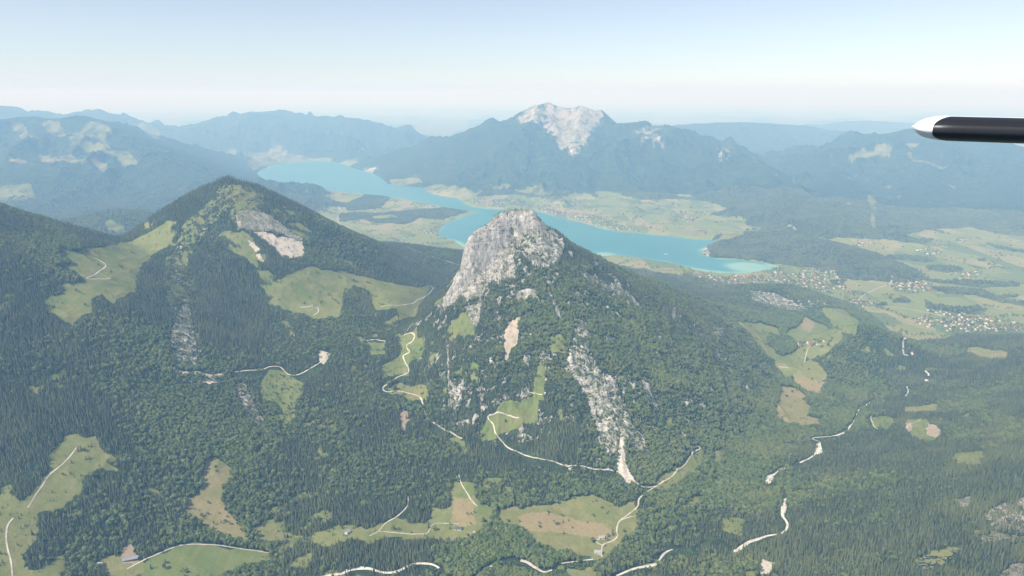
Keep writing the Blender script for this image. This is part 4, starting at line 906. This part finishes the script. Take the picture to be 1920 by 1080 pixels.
# ---------------------------------------------------------------- roads and stream beds, draped ribbons
def ribbon(name, line, width, lift, material, wob=0.0, seed=0):
    L = np.asarray(line); T = np.gradient(L, axis=0); T /= np.maximum(np.linalg.norm(T, axis=1), 1e-6)[:, None]
    N = np.stack([-T[:, 1], T[:, 0]], -1); s = np.arange(len(L)) * 1.0
    wl = width / 2 * (1 + wob * (vnoise(s / 5, s * 0 + seed, 33) * 2 - 1)); wr = width / 2 * (1 + wob * (vnoise(s / 5, s * 0 + seed + 9, 34) * 2 - 1))
    if wob > .5:
        lo = vnoise(s / 13, s * 0 + seed + 20, 35); wl = wl * (.15 + 2.3 * lo ** 2); wr = wr * (.15 + 2.3 * vnoise(s / 11, s * 0 + seed + 31, 36) ** 2)
    rows = [L + N * wl[:, None], L + N * (wl * .0)[:, None], L - N * wr[:, None]]
    V = []
    zc = ground_z(L[:, 0], L[:, 1])
    for R_ in rows:
        V.append(np.column_stack([R_, np.maximum(ground_z(R_[:, 0], R_[:, 1]), zc - 1.0) + lift]))
    V = np.stack(V, 1).reshape(-1, 3); n = len(L)
    F = []
    gaps = vnoise(s / 9, s * 0 + seed + 44, 37) < .20 if wob > .5 else np.zeros(n, bool)      # stretches where the trees close over the bed
    for i in range(n - 1):
        if gaps[i]: continue
        for j in range(2): F.append((i * 3 + j, i * 3 + j + 1, i * 3 + j + 4, i * 3 + j + 3))
    me = bpy.data.meshes.new(name); me.from_pydata(V.tolist(), [], F); me.update()
    if len(me.polygons) and sum(p.normal.z for p in me.polygons) < 0: me.flip_normals()
    me.materials.append(material); return link(name, me)
def gravel(name, a, b, sc):
    m = mat(name, rough=.95, spec=.05); k = NT(m); P = k.pos()
    k.link(k.mix(k.ramp(k.noise(P, sc, 5, .65), .35, .65), a, b), k.p.inputs['Base Color']); return m
ROADM = gravel('gravel_road', (.36, .33, .25), (.60, .55, .45), .05); ASPH = gravel('pale_asphalt', (.30, .30, .29), (.38, .37, .35), .05)
STREAMM = gravel('stream_gravel', (.44, .40, .33), (.66, .62, .54), .07)
ROAD_LABEL = {'track': 'pale footpath up the grass slope', 'farm_road': 'narrow gravel farm road', 'forest_road': 'pale gravel forest road', 'meadow_road': 'pale gravel road across a pasture', 'valley_road': 'pale gravel valley road', 'main_road': 'paved main road on the valley plain'}
for i, (n, w, L) in enumerate(ROAD_LINES):
    tag(ribbon(n, L, w, .9, ASPH if n == 'main_road' else ROADM, .25, i), ROAD_LABEL[n], None, None, 'structure')
for i, (w, L) in enumerate(STREAM_LINES):
    tag(ribbon('stream_bed', L, w * 1.15, .7, STREAMM, .75, i + 50), 'pale gravel stream bed winding through the forest', None, None, 'structure')

# ---------------------------------------------------------------- trees
def leaf_material(name, a, b, c, tr=.0):
    m = mat(name, rough=.75, spec=.15); k = NT(m)
    oi = k.n.new('ShaderNodeObjectInfo')
    stand = k.noise(oi.outputs['Location'], .006, 3, .6)
    col = k.mix(oi.outputs['Random'], a, b)
    col = k.mix(k.math('MULTIPLY', k.ramp(stand, .46, .64), .6), col, c)
    k.link(col, k.p.inputs['Base Color'])
    return m
CONIFER = leaf_material('spruce_needles', (.032, .048, .024), (.122, .140, .062), (.140, .160, .062))
BROAD = leaf_material('beech_leaves', (.080, .120, .034), (.155, .195, .060), (.185, .205, .068))
BARK = mat('bark', (.09, .065, .045), .9, .1)
def conifer_mesh(name, seed, fine=True):
    """unit height spruce crown: whorls of drooping boughs round the stem"""
    r = random.Random(seed); V = []; F = []
    tiers = 11 if fine else 5; nb = 9 if fine else 6
    for t in range(tiers):
        f = t / (tiers - 1); z = .10 + .84 * f ** .92; rad = (.185 * (1 - f) ** .8 + .012) * r.uniform(.82, 1.15); off = r.random() * 6.3
        for b_ in range(nb):
            if fine and r.random() < .10: continue
            a = off + b_ * 6.2832 / nb + r.uniform(-.2, .2); l = rad * r.uniform(.72, 1.18); w = 3.3 / nb * 1.15
            tip = (l * math.cos(a), l * math.sin(a), z - l * .55 - .015)
            p1 = (l * .62 * math.cos(a - w), l * .62 * math.sin(a - w), z - l * .30); p2 = (l * .62 * math.cos(a + w), l * .62 * math.sin(a + w), z - l * .30)
            top = (0, 0, z + .075 * (1 - .3 * f)); i = len(V); V += [top, p1, tip, p2]; F += [(i, i + 1, i + 2), (i, i + 2, i + 3)]
    i = len(V); V += [(0, 0, 1.0)] + [(.03 * math.cos(k * 2.1), .03 * math.sin(k * 2.1), .86) for k in range(3)]; F += [(i, i + 1, i + 2), (i, i + 2, i + 3), (i, i + 3, i + 1)]
    me = bpy.data.meshes.new(name); me.from_pydata(V, [], F); me.update(); me.materials.append(CONIFER); return me
def broad_mesh(name, seed, fine=True):
    """unit height broadleaf crown: lobes of leaf clumps with gaps between"""
    r = random.Random(seed); V = []; F = []
    lobes = [(0, 0, .62, .28)] + [(r.uniform(-.20, .20), r.uniform(-.20, .20), r.uniform(.40, .74), r.uniform(.16, .24)) for _ in range(6)]
    n = 150 if fine else 46
    for k in range(n):
        lx, ly, lz, lr = lobes[r.randrange(len(lobes))]
        d = Vector((r.gauss(0, 1), r.gauss(0, 1), r.gauss(0, 1) + .25)).normalized(); c = Vector((lx, ly, lz)) + d * lr * r.uniform(.72, 1.05)
        nrm = (d + Vector((r.uniform(-.5, .5), r.uniform(-.5, .5), r.uniform(-.2, .6)))).normalized()
        t = nrm.orthogonal().normalized(); bt = nrm.cross(t); s = (.085 if fine else .13) * r.uniform(.7, 1.3); i = len(V)
        for q in range(4):
            ang = q * 1.5708 + r.uniform(-.3, .3); V.append(tuple(c + (t * math.cos(ang) + bt * math.sin(ang)) * s * r.uniform(.8, 1.2) + nrm * r.uniform(-.02, .02)))
        F += [(i, i + 1, i + 2), (i, i + 2, i + 3)]
    me = bpy.data.meshes.new(name); me.from_pydata(V, [], F); me.update(); me.materials.append(BROAD); return me
def trunk_mesh(name, top, rad):
    b = bmesh.new(); bmesh.ops.create_cone(b, cap_ends=True, segments=6, radius1=rad, radius2=rad * .3, depth=top)
    for v in b.verts: v.co.z += top / 2 - .02
    me = bpy.data.meshes.new(name); b.to_mesh(me); b.free(); me.materials.append(BARK); return me
CONES = [conifer_mesh('spruce_crown', 10 + i) for i in range(5)]; BROADS = [broad_mesh('beech_crown', 40 + i) for i in range(4)]
TRK_C = trunk_mesh('spruce_trunk', .95, .016); TRK_B = trunk_mesh('beech_trunk', .62, .026)

def visible(x, y, h, margin):
    """rough view test along each bearing, so that slopes nobody could see stay bare"""
    ia, ir, ta, tr = grid_index(x, y)
    return ((h + margin - CAM_H) / np.hypot(x, y)) > RUNMAX[ia, np.maximum(ir - 1, 0)] - .004
ANG = (GH - CAM_H) / rr[None]; RUNMAX = np.maximum.accumulate(ANG, axis=1)
def scatter(x0, x1, y0, y1, step, rmin, rmax, azmax):
    nx = int((x1 - x0) / step); ny = int((y1 - y0) / step)
    gx, gy = np.meshgrid(x0 + (np.arange(nx) + .5) * step, y0 + (np.arange(ny) + .5) * step)
    gx = (gx + rng.uniform(-.48, .48, gx.shape) * step).ravel(); gy = (gy + rng.uniform(-.48, .48, gy.shape) * step).ravel()
    r = np.hypot(gx, gy); k = (r > rmin) & (r < rmax) & (np.abs(np.arctan2(gx, gy)) < azmax)
    return gx[k], gy[k]
def line_near(x, y, lines):
    d = np.full(x.shape, 1e6)
    for w, L in lines:
        m = (x > L[:, 0].min() - 60) & (x < L[:, 0].max() + 60) & (y > L[:, 1].min() - 60) & (y < L[:, 1].max() + 60)
        if m.any(): d[m] = np.minimum(d[m], line_dist(x[m], y[m], L[::2] if len(L) > 6 else L) - w / 2)
    return d
ALL_LINES = [(w, L) for n, w, L in ROAD_LINES] + STREAM_LINES
def forest_points(x, y, frac):
    h = ground_z(x, y); k = visible(x, y, h, 22); x, y, h = x[k], y[k], h[k]
    ia, ir, _, _ = grid_index(x, y); mid = GID[ia, ir]; sd = GSD[ia, ir]; sl = slope.reshape(na, nr)[ia, ir]
    me_, ro, pa, dr, pl, de = cover(x, y, h, mid, frac)
    r_ = np.hypot(x, y)
    rockv = c_ro.reshape(na, nr)[ia, ir]
    de = np.where((rockv > .5) & (ro < .5), .4, de)
    de = np.where(de >= .99, .88, de) * (sd > 6)
    de = np.where((me_ > .5) & (r_ < 3800) & ~pl & (vnoise(x / 16, y / 16, 180) > .83), np.maximum(de, .30), de)
    near = line_near(x, y, ALL_LINES); de = np.where(near < 2.5, 0, de)
    r = np.hypot(x, y); fwd = line_near(x + x / r * 22, y + y / r * 22, ALL_LINES); fws = line_near(x + x / r * 22, y + y / r * 22, STREAM_LINES)
    k = rng.random(x.size) < de
    open_ = vnoise(x / 55, y / 55, 160) > np.where(fws < 14, .47, .40)
    small = np.where((fwd < 14) & (r < 4000) & open_, .38, 1.0) * np.where(ro > .3, .6, 1.0) * np.where((me_ > .5), .62, 1.0)
    # taller stands and younger ones, mostly spruce, beech in the hollows
    stand = .82 + .42 * vnoise(x / 160, y / 160, 130)
    ht = (8.5 + 11.8 * rng.random(x.size) ** .9) * stand * small * np.where(sl > 1.0, .75, 1)
    mixn = fbm(x, y, 420, 3, 140) + .35 * rng.standard_normal(x.size) * .5
    broad = mixn > np.where(h < 260, .22, .34)
    return x[k], y[k], h[k], ht[k], broad[k]

near_x, near_y = scatter(-3300, 3300, 1050, 5000, 5.6, 1150, 3300, R(45))
mid_x, mid_y = scatter(-3900, 3900, 2000, 5200, 8.2, 3300, 5000, R(44))
px, py, ph, pt, pb = [np.concatenate(a) for a in zip(forest_points(near_x, near_y, .95), forest_points(mid_x, mid_y, .8))]
print('forest trees', len(px))

def tree_object(name, x, y, z, ht, broad, var, rot, label, cat, group):
    root = bpy.data.objects.new(name, None); COL.objects.link(root); root.location = (x, y, z - .3); root.rotation_euler = (0, 0, rot); root.empty_display_size = 2
    w = ht * (1.0 if not broad else .95)
    for nm, me in (('crown', BROADS[var % 4] if broad else CONES[var % 5]), ('trunk', TRK_B if broad else TRK_C)):
        c = link(nm, me, root); c.scale = (w * (1.0 if broad else 1.12), w * (1.0 if broad else 1.12), ht)
    return tag(root, label, cat, group)
# lone trees on the pastures
for i, (x, y, ht, kind, label) in enumerate(LONE_TREES):
    tree_object('round_tree' if kind else 'spruce_tree', x, y, float(ground_z(x, y)), ht, bool(kind), i, i * 1.7, label, 'tree', None)
# the forest trees that show largest: those nearest to the camera inside the picture
def in_view(x, y, z):
    th = math.atan(365.0 / 1280.0); s, c = math.sin(th), math.cos(th); zz = z - CAM_H
    f = y * c - zz * s; up = y * s + zz * c
    return (np.abs(x / f) < .748) & (np.abs(up / f) < .418)
vis = in_view(px, py, ph + pt * .5) & visible(px, py, ph, 2)
order = np.argsort(np.where(vis, np.hypot(px, np.hypot(py, ph - CAM_H)) / pt, 1e9))
front = order[:255]
for j in front:
    b_ = bool(pb[j])
    size = 'tall' if pt[j] > 20.5 else 'middle-sized' if pt[j] > 18.5 else 'short'
    where = 'below the footpath meadow' if px[j] < -900 else 'around the green field and long barn' if px[j] < -560 else 'below the stony clearing' if px[j] < -300 else 'under the farm road pasture' if px[j] < 0 else 'beneath the big dry meadow' if px[j] < 330 else 'along the gravel stream bed' if px[j] < 700 else 'on the near slope in the lower right'
    lab = '%s %s in the dense forest %s' % (size, 'leafy tree' if b_ else 'dark spruce', where)
    tree_object('beech_tree' if b_ else 'spruce_tree', px[j], py[j], ph[j], pt[j], b_, int(j), float(j % 63) * .1, lab, 'tree', 'broad leafy trees of the near forest' if b_ else 'dark spruces of the near forest')
rest = np.ones(len(px), bool); rest[front] = False

def instancer(name, x, y, z, ht, wd, idx, sources, label):
    src = bpy.data.collections.new(name + '_kinds')
    for i, me in enumerate(sources):
        o = bpy.data.objects.new('%s_kind_%02d' % (name, i), me); src.objects.link(o)
    me = bpy.data.meshes.new(name); n = len(x)
    me.vertices.add(n); me.vertices.foreach_set('co', np.stack([x, y, z], -1).astype(np.float32).ravel())
    for an, ty, dat in (('sc', 'FLOAT_VECTOR', np.stack([wd, wd, ht], -1)), ('rt', 'FLOAT', rng.random(n) * 6.283), ('ix', 'INT', idx)):
        a = me.attributes.new(an, ty, 'POINT')
        a.data.foreach_set('vector' if ty == 'FLOAT_VECTOR' else 'value', np.ascontiguousarray(dat, dtype=np.int32 if ty == 'INT' else np.float32).ravel())
    o = link(name, me); g = bpy.data.node_groups.new(name, 'GeometryNodeTree')
    g.interface.new_socket('Geometry', in_out='INPUT', socket_type='NodeSocketGeometry'); g.interface.new_socket('Geometry', in_out='OUTPUT', socket_type='NodeSocketGeometry')
    N = g.nodes; gi = N.new('NodeGroupInput'); go = N.new('NodeGroupOutput'); ip = N.new('GeometryNodeInstanceOnPoints'); ci = N.new('GeometryNodeCollectionInfo'); mp = N.new('GeometryNodeMeshToPoints')
    ci.inputs['Collection'].default_value = src; ci.inputs['Separate Children'].default_value = True; ci.inputs['Reset Children'].default_value = True
    ip.inputs['Pick Instance'].default_value = True
    def na_(an, ty):
        q = N.new('GeometryNodeInputNamedAttribute'); q.data_type = ty; q.inputs['Name'].default_value = an; return q.outputs['Attribute']
    cx = N.new('ShaderNodeCombineXYZ'); g.links.new(na_('rt', 'FLOAT'), cx.inputs['Z'])
    g.links.new(gi.outputs[0], mp.inputs['Mesh']); g.links.new(mp.outputs[0], ip.inputs['Points']); g.links.new(ci.outputs[0], ip.inputs['Instance'])
    g.links.new(na_('ix', 'INT'), ip.inputs['Instance Index']); g.links.new(cx.outputs[0], ip.inputs['Rotation']); g.links.new(na_('sc', 'FLOAT_VECTOR'), ip.inputs['Scale'])
    g.links.new(ip.outputs[0], go.inputs[0])
    md = o.modifiers.new('scatter', 'NODES'); md.node_group = g
    return tag(o, label, None, None, 'stuff')
idx = np.where(pb, 5 + rng.integers(0, 4, len(px)), rng.integers(0, 5, len(px)))
wd = pt * np.where(pb, .85, 1.0) * np.where(pb, rng.uniform(.7, 1.45, len(px)), rng.uniform(.8, 1.25, len(px)))
instancer('forest', px[rest], py[rest], ph[rest] - .4, pt[rest], wd[rest], idx[rest], CONES + BROADS, 'dense mixed mountain forest of spruce and beech on the near slopes')

# far woods: small groups of crowns
def clump_mesh(name, seed):
    r = random.Random(seed); V = []; F = []
    for k in range(9):
        cx, cy = r.uniform(-9, 9), r.uniform(-9, 9); h = r.uniform(13, 24); w = h * .23
        if r.random() < .65:
            i = len(V); V.append((cx, cy, h)); V += [(cx + w * math.cos(a) * r.uniform(.8, 1.2), cy + w * math.sin(a) * r.uniform(.8, 1.2), -2) for a in (0, 1.26, 2.51, 3.77, 5.03)]
            F += [(i, i + 1 + q, i + 1 + (q + 1) % 5) for q in range(5)]
        else:
            h *= .8; i = len(V); w *= 1.4
            V.append((cx, cy, h)); V += [(cx + w * .8 * math.cos(a), cy + w * .8 * math.sin(a), h * .8) for a in (0, 1.26, 2.51, 3.77, 5.03)]; V += [(cx + w * math.cos(a + .6), cy + w * math.sin(a + .6), -2) for a in (0, 1.26, 2.51, 3.77, 5.03)]
            for q in range(5):
                a, b_ = i + 1 + q, i + 1 + (q + 1) % 5; F += [(i, a, b_), (a, a + 5, b_), (b_, a + 5, b_ + 5)]
    me = bpy.data.meshes.new(name); me.from_pydata(V, [], F); me.update(); me.materials.append(CONIFER); return me
CL = [clump_mesh('crown_group', 70 + i) for i in range(6)]
fx_, fy_ = scatter(-7000, 7000, 3800, 9500, 17.0, 5000, 9500, R(42))
qx, qy, qh, qt, qb = forest_points(fx_, fy_, 0.0)
print('far groups', len(qx))
sz = rng.uniform(.8, 1.15, len(qx)) * np.where(qt < 12, .6, 1.0)
instancer('far_woods', qx, qy, qh - 1, sz * .85, sz, rng.integers(0, 6, len(qx)), CL, 'distant woods on the hills around the lake and the plain')

# ---------------------------------------------------------------- houses and farms
WALL = mat('white_render', (.72, .69, .63), .9, .1); WOOD = mat('weathered_timber', (.20, .13, .085), .9, .1)
ROOFS = {'red': mat('red_tile_roof', (.30, .13, .085), .85, .15), 'brown': mat('brown_tile_roof', (.19, .115, .08), .85, .15), 'darkgrey': mat('dark_grey_roof', (.20, .20, .21), .8, .2), 'grey': mat('grey_sheet_roof', (.42, .46, .52), .5, .3), 'palegrey': mat('pale_sheet_roof', (.58, .58, .57), .5, .3)}
def gable(name, l, w, h, rh, roofm, over=.8):
    """house body and pitched roof in one mesh, two materials; base sunk a little into the slope"""
    x, y = l / 2, w / 2
    V = [(-x, -y, -3), (x, -y, -3), (x, y, -3), (-x, y, -3), (-x, -y, h), (x, -y, h), (x, y, h), (-x, y, h), (-x, 0, h + rh), (x, 0, h + rh)]
    F = [(0, 1, 5, 4), (2, 3, 7, 6), (1, 2, 6, 9, 5), (3, 0, 4, 8, 7)]
    ox, oy, dz = x + over, y + over, -over * rh / y; i = len(V)
    V += [(-ox, -oy, h + dz + .2), (ox, -oy, h + dz + .2), (ox, oy, h + dz + .2), (-ox, oy, h + dz + .2), (-ox, 0, h + rh + .25), (ox, 0, h + rh + .25)]
    R_ = [(i, i + 1, i + 5, i + 4), (i + 2, i + 3, i + 4, i + 5)]
    return V, F, R_
def house_mesh(name, l, w, h, rh, rm, wm):
    V, F, R_ = gable(name, l, w, h, rh, rm); me = bpy.data.meshes.new(name); me.from_pydata(V, [], F + R_); me.update()
    me.materials.append(wm); me.materials.append(rm)
    for k in range(len(F), len(F) + 2): me.polygons[k].material_index = 1
    return me
HM = [house_mesh('house', l, w, h, rh, ROOFS[r_], WALL) for l, w, h, rh, r_ in ((15, 12, 6, 4, 'red'), (13, 11, 6.5, 4.2, 'brown'), (18, 13, 7, 4.5, 'red'), (12, 10, 5.5, 3.5, 'darkgrey'), (24, 14, 8, 4.5, 'brown'), (30, 16, 7, 3, 'palegrey'))]
ROOF_WORD = ['red-roofed', 'brown-roofed', 'bigger red-roofed', 'grey-roofed', 'long brown-roofed', 'wide pale-roofed']
def spots(poly, n, gap):
    P = np.asarray(poly, float); out = []
    for _ in range(9000):
        p = rng.uniform(P.min(0), P.max(0))
        if not poly_inside(p[:1], p[1:], P)[0]: continue
        if any((p[0] - q[0]) ** 2 + (p[1] - q[1]) ** 2 < gap * gap for q in out): continue
        out.append(p)
        if len(out) >= n: break
    return out
village_pts = []
for group, label, n, poly in VILLAGES:
    base_rot = rng.uniform(0, 3.14)
    for p in spots(poly, n, 26):
        if lake_sd(p[:1], p[1:])[0] < 15: continue
        kind_ = int(rng.choice(6, p=[.26, .26, .15, .18, .10, .05])); me = HM[kind_]
        o = link('house', me); o.location = (p[0], p[1], float(ground_z(p[0], p[1]))); o.rotation_euler = (0, 0, base_rot + rng.choice([0, 1.57]) + rng.uniform(-.3, .3))
        s = rng.uniform(.9, 1.25); o.scale = (s, s, s); tag(o, ROOF_WORD[kind_] + ' ' + label, 'house', group); village_pts.append(p)
# the farther shore and scattered farms: too small to pick apart
V = []; F = []; MI = []
for n, poly in FAR_HOUSES:
    for p in spots(poly, n, 30):
        if lake_sd(p[:1], p[1:])[0] < 12: continue
        v, f, r_ = gable('h', rng.uniform(13, 26), rng.uniform(11, 15), rng.uniform(6, 9), 4.5, None); a = rng.uniform(0, 3.14); c, s = math.cos(a), math.sin(a); z = float(ground_z(p[0], p[1])); i = len(V)
        V += [(p[0] + q[0] * c - q[1] * s, p[1] + q[0] * s + q[1] * c, z + q[2]) for q in v]; F += [tuple(i + k for k in t) for t in f + r_]
        MI += [0] * len(f) + [1 if rng.random() < .75 else 2] * 2; village_pts.append(p)
me = bpy.data.meshes.new('far_village'); me.from_pydata(V, [], F); me.update()
for m_ in (WALL, ROOFS['brown'], ROOFS['darkgrey']): me.materials.append(m_)
me.polygons.foreach_set('material_index', MI)
tag(link('far_village', me), 'tiny scattered houses along the far lake shore', None, None, 'stuff')
# garden trees between the houses, hedge trees on the plain
vp = np.array(village_pts); g = np.repeat(vp, 4, 0) + rng.normal(0, 22, (len(vp) * 4, 2))
hx, hy = scatter(-4500, 6500, 3700, 9500, 20, 3700, 9500, R(42)); hz_ = ground_z(hx, hy)
ia, ir, _, _ = grid_index(hx, hy)
hn_ = np.abs(fbm(hx, hy, 330, 2, 150)); cl = vnoise(hx / 200, hy / 200, 151)
hk = (GID[ia, ir] == 0) & (hz_ < 60) & (GSD[ia, ir] > 8) & (hn_ < .03 + .05 * cl) & (rng.random(len(hx)) < .6)
gx = np.concatenate([g[:, 0], hx[hk]]); gy = np.concatenate([g[:, 1], hy[hk]]); gz = ground_z(gx, gy)
k = lake_sd(gx, gy) > 6; gx, gy, gz = gx[k], gy[k], gz[k]; gh = rng.uniform(9, 18, len(gx))
instancer('garden_and_hedge_trees', gx, gy, gz - .3, gh, gh * rng.uniform(.9, 1.4, len(gx)), rng.integers(0, 4, len(gx)), BROADS, 'small trees in gardens and hedges on the valley plain')

def barn(x, y, l, w, h, yaw, key, label):
    z = float(ground_z(x, y)); root = bpy.data.objects.new('farm_building', None); COL.objects.link(root); root.location = (x, y, z); root.rotation_euler = (0, 0, R(yaw))
    rh = w * .32; V, F, R_ = gable('b', l, w, h, rh, None, 1.2)
    me = bpy.data.meshes.new('wall'); me.from_pydata(V[:10], [], F); me.update(); me.materials.append(WALL if key != 'grey' else WOOD); link('wall', me, root)
    b = bmesh.new(); vs = [b.verts.new(v) for v in V[10:]]
    fs = [b.faces.new([vs[i - 10] for i in q]) for q in R_]
    e = bmesh.ops.solidify(b, geom=fs, thickness=.35); me = bpy.data.meshes.new('roof'); b.to_mesh(me); b.free(); me.materials.append(ROOFS[key]); ro = link('roof', me, root)
    def box(nm, cx, cy, cz, sx, sy, sz, m_, par):
        bb = bmesh.new(); bmesh.ops.create_cube(bb, size=1); mm = bpy.data.meshes.new(nm)
        for v in bb.verts: v.co = (cx + v.co.x * sx, cy + v.co.y * sy, cz + v.co.z * sz)
        bb.to_mesh(mm); bb.free(); mm.materials.append(m_); return link(nm, mm, par)
    box('door', -l * .22, -w / 2 - .06, 1.4, 3.2, .15, 3.4, WOOD if key != 'grey' else ROOFS['brown'], root)
    for k in range(3): box('window', l * (.0 + .17 * k), -w / 2 - .05, h * .62, 1.2, .12, 1.3, ROOFS['darkgrey'], root)
    box('chimney', l * .2, 0, h + rh + .4, .9, .9, 1.8, WALL, ro)
    tag(root, label, 'building')
for row in BARNS: barn(*row)

# ---------------------------------------------------------------- boats on the lake
HULL = mat('white_hull', (.8, .8, .78), .4, .4); SAIL = mat('sail_cloth', (.85, .85, .82), .8, .1); DECK = mat('boat_cabin', (.55, .57, .6), .5, .3)
def hull_mesh(name, l, w, h, m_):
    S = [(-.5, .80), (-.3, 1), (.0, 1), (.25, .8), (.4, .45), (.5, .03)]; V = []; F = []
    for t, k in S: V += [(t * l, -w / 2 * k, h), (t * l, -w / 2 * k * .6, -.3), (t * l, w / 2 * k * .6, -.3), (t * l, w / 2 * k, h)]
    for i in range(len(S) - 1):
        a = i * 4
        for q in range(3): F.append((a + q, a + q + 1, a + q + 5, a + q + 4))
        F.append((a + 3, a, a + 4, a + 7))
    F.append((0, 3, 2, 1)); me = bpy.data.meshes.new(name); me.from_pydata(V, [], F); me.update(); me.materials.append(m_); return me
def boat(name, x, y, rot, label):
    o = bpy.data.objects.new(name, None); COL.objects.link(o); o.location = (x, y, .1); o.rotation_euler = (0, 0, rot); return tag(o, label, 'boat')
sb = boat('sailing_boat', 1230, 6790, .6, 'white sailing boat alone on the open lake')
link('hull', hull_mesh('hull', 11, 3.2, 1.2, HULL), sb)
me = bpy.data.meshes.new('sail'); me.from_pydata([(-4.5, .05, 2), (.6, .05, 2), (.6, .05, 14.5), (-4.5, -.05, 2), (.6, -.05, 2), (.6, -.05, 14.5)], [], [(0, 1, 2), (5, 4, 3), (0, 3, 4, 1), (1, 4, 5, 2), (2, 5, 3, 0)]); me.update(); me.materials.append(SAIL); link('sail', me, sb)
link('mast', (lambda m_: (m_.transform(Matrix.Translation((.75, 0, 0)) @ Matrix.Scale(16, 4)), m_)[1])(trunk_mesh('mast', 1.0, .008)), sb)
fb = boat('passenger_boat', 1392, 6015, -.1, 'white passenger boat close to the near lake shore')
link('hull', hull_mesh('hull', 42, 9, 2.4, HULL), fb)
bb = bmesh.new(); bmesh.ops.create_cube(bb, size=1)
for v in bb.verts: v.co = (v.co.x * 26 - 3, v.co.y * 7, 2.4 + (v.co.z + .5) * 3.2)
me = bpy.data.meshes.new('cabin'); bb.to_mesh(me); bb.free(); me.materials.append(HULL); link('cabin', me, fb)
bb = bmesh.new(); bmesh.ops.create_cube(bb, size=1)
for v in bb.verts: v.co = (v.co.x * 28 - 3, v.co.y * 7.6, 5.6 + (v.co.z + .5) * .4)
me = bpy.data.meshes.new('upper_deck'); bb.to_mesh(me); bb.free(); me.materials.append(DECK); link('upper_deck', me, fb)

# ---------------------------------------------------------------- aircraft wing tip beside the camera
PAINT = mat('white_aircraft_paint', (.80, .80, .78), .28, .5); BOOT = mat('black_rubber_boot', (.012, .013, .017), .42, .5)
kb = NT(BOOT); kb.bump(kb.noise(kb.pos(), 60.0, 4, .6), .08, .02)
kp = NT(PAINT); kp.link(kp.mix(kp.ramp(kp.noise(kp.pos(), 14.0, 5, .6), .45, .75), (.80, .80, .78), (.66, .66, .63)), kp.p.inputs['Base Color'])
def wing_point(s, t, chord=.8, thick=.36, grow=0.0):
    """s metres inboard from the tip, t in -1..1: lower trailing edge over the nose to the upper trailing edge"""
    q = min(1.0, s / .22); f = max(.001, math.sqrt(max(0.0, 1 - (1 - q) ** 2.1)))
    c = abs(t) ** 1.75
    le = .16 * (1 - f)
    th = thick * f * (1.02 * math.sqrt(max(c, 0)) * 1.72 - .35 * c - 1.37 * c ** 1.6 + 0.0) if c < 1 else 0.0
    th = max(th, 0.0) * .82
    z = math.copysign(th * .5 + grow, t) if t != 0 else 0.0
    if t == 0: return Vector((s, le - grow, 0.0))
    return Vector((s, le + c * (chord - le) * (.55 + .45 * f) - (grow if c < .02 else 0), z * (1.08 if t > 0 else .92)))
def loft(name, ss, ts, material, parent, grow=0.0, cap=False):
    V = []; F = []
    for s in ss:
        for t in ts: V.append(wing_point(s, t, grow=grow))
    n = len(ts)
    for i in range(len(ss) - 1):
        for j in range(n - 1): F.append((i * n + j, i * n + j + 1, (i + 1) * n + j + 1, (i + 1) * n + j))
    if cap: F.append(tuple(range(n)))
    me = bpy.data.meshes.new(name); me.from_pydata([tuple(v) for v in V], [], F); me.update()
    for p in me.polygons: p.use_smooth = True
    me.materials.append(material); return link(name, me, parent)
wing = bpy.data.objects.new('aircraft_wing', None); COL.objects.link(wing)
tag(wing, 'white aircraft wing tip with black rubber leading edge, seen close up', 'aircraft wing')
T_ = [k / 60 for k in range(-60, 61)]
S1 = [.2 * (k / 24) ** 2 for k in range(25)]; S2 = [.2 + .012 * k for k in range(15)] + [.4, .6, .9, 1.4, 2.2, 3.2, 4.5, 6.0]
loft('wing_tip_cap', S1, T_, PAINT, wing); loft('wing_skin', S2, T_, PAINT, wing)
# boot with a rounded outboard end
V = []; F = []; nt_ = 61
def boot_start(t): return .10 + .13 * abs(t / .40) ** 2.4
cols = []
for j in range(nt_):
    t = -.40 + .80 * j / (nt_ - 1); s0 = boot_start(t); cols.append([s0 + (6.0 - s0) * (k / 24) ** 2.2 for k in range(25)])
for j in range(nt_):
    t = -.40 + .80 * j / (nt_ - 1)
    for s in cols[j]: V.append(tuple(wing_point(s, t, grow=.006)))
for j in range(nt_ - 1):
    for k in range(24): F.append((j * 25 + k, j * 25 + k + 1, (j + 1) * 25 + k + 1, (j + 1) * 25 + k))
me = bpy.data.meshes.new('de_icing_boot'); me.from_pydata(V, [], F); me.update()
for p in me.polygons: p.use_smooth = True
me.materials.append(BOOT); link('de_icing_boot', me, wing)
wing.location = (3.252, 5.600, 1399.721); wing.rotation_euler = (0, R(.8), R(-24))

# ---------------------------------------------------------------- haze
hz = bpy.data.meshes.new('haze'); b = bmesh.new(); bmesh.ops.create_cube(b, size=2.0)
for v in b.verts: v.co = (v.co.x * 150000, v.co.y * 150000, -1200 if v.co.z < 0 else 1650)
b.to_mesh(hz); b.free()
hm = bpy.data.materials.new('haze_air'); hm.use_nodes = True; hn = hm.node_tree; hn.nodes.clear()
ho = hn.nodes.new('ShaderNodeOutputMaterial'); hv = hn.nodes.new('ShaderNodeVolumePrincipled')
hv.inputs['Color'].default_value = (0.37, 0.66, 1.0, 1); hv.inputs['Absorption Color'].default_value = (1, 1, 1, 1); hv.inputs['Density'].default_value = HAZE_DENSITY; hv.inputs['Anisotropy'].default_value = 0.0
hn.links.new(hv.outputs[0], ho.inputs['Volume']); hz.materials.append(hm)
haze = bpy.data.objects.new('haze', hz); scene.collection.objects.link(haze); haze['kind'] = 'stuff'; haze['label'] = 'pale blue summer haze in the air over the valley'
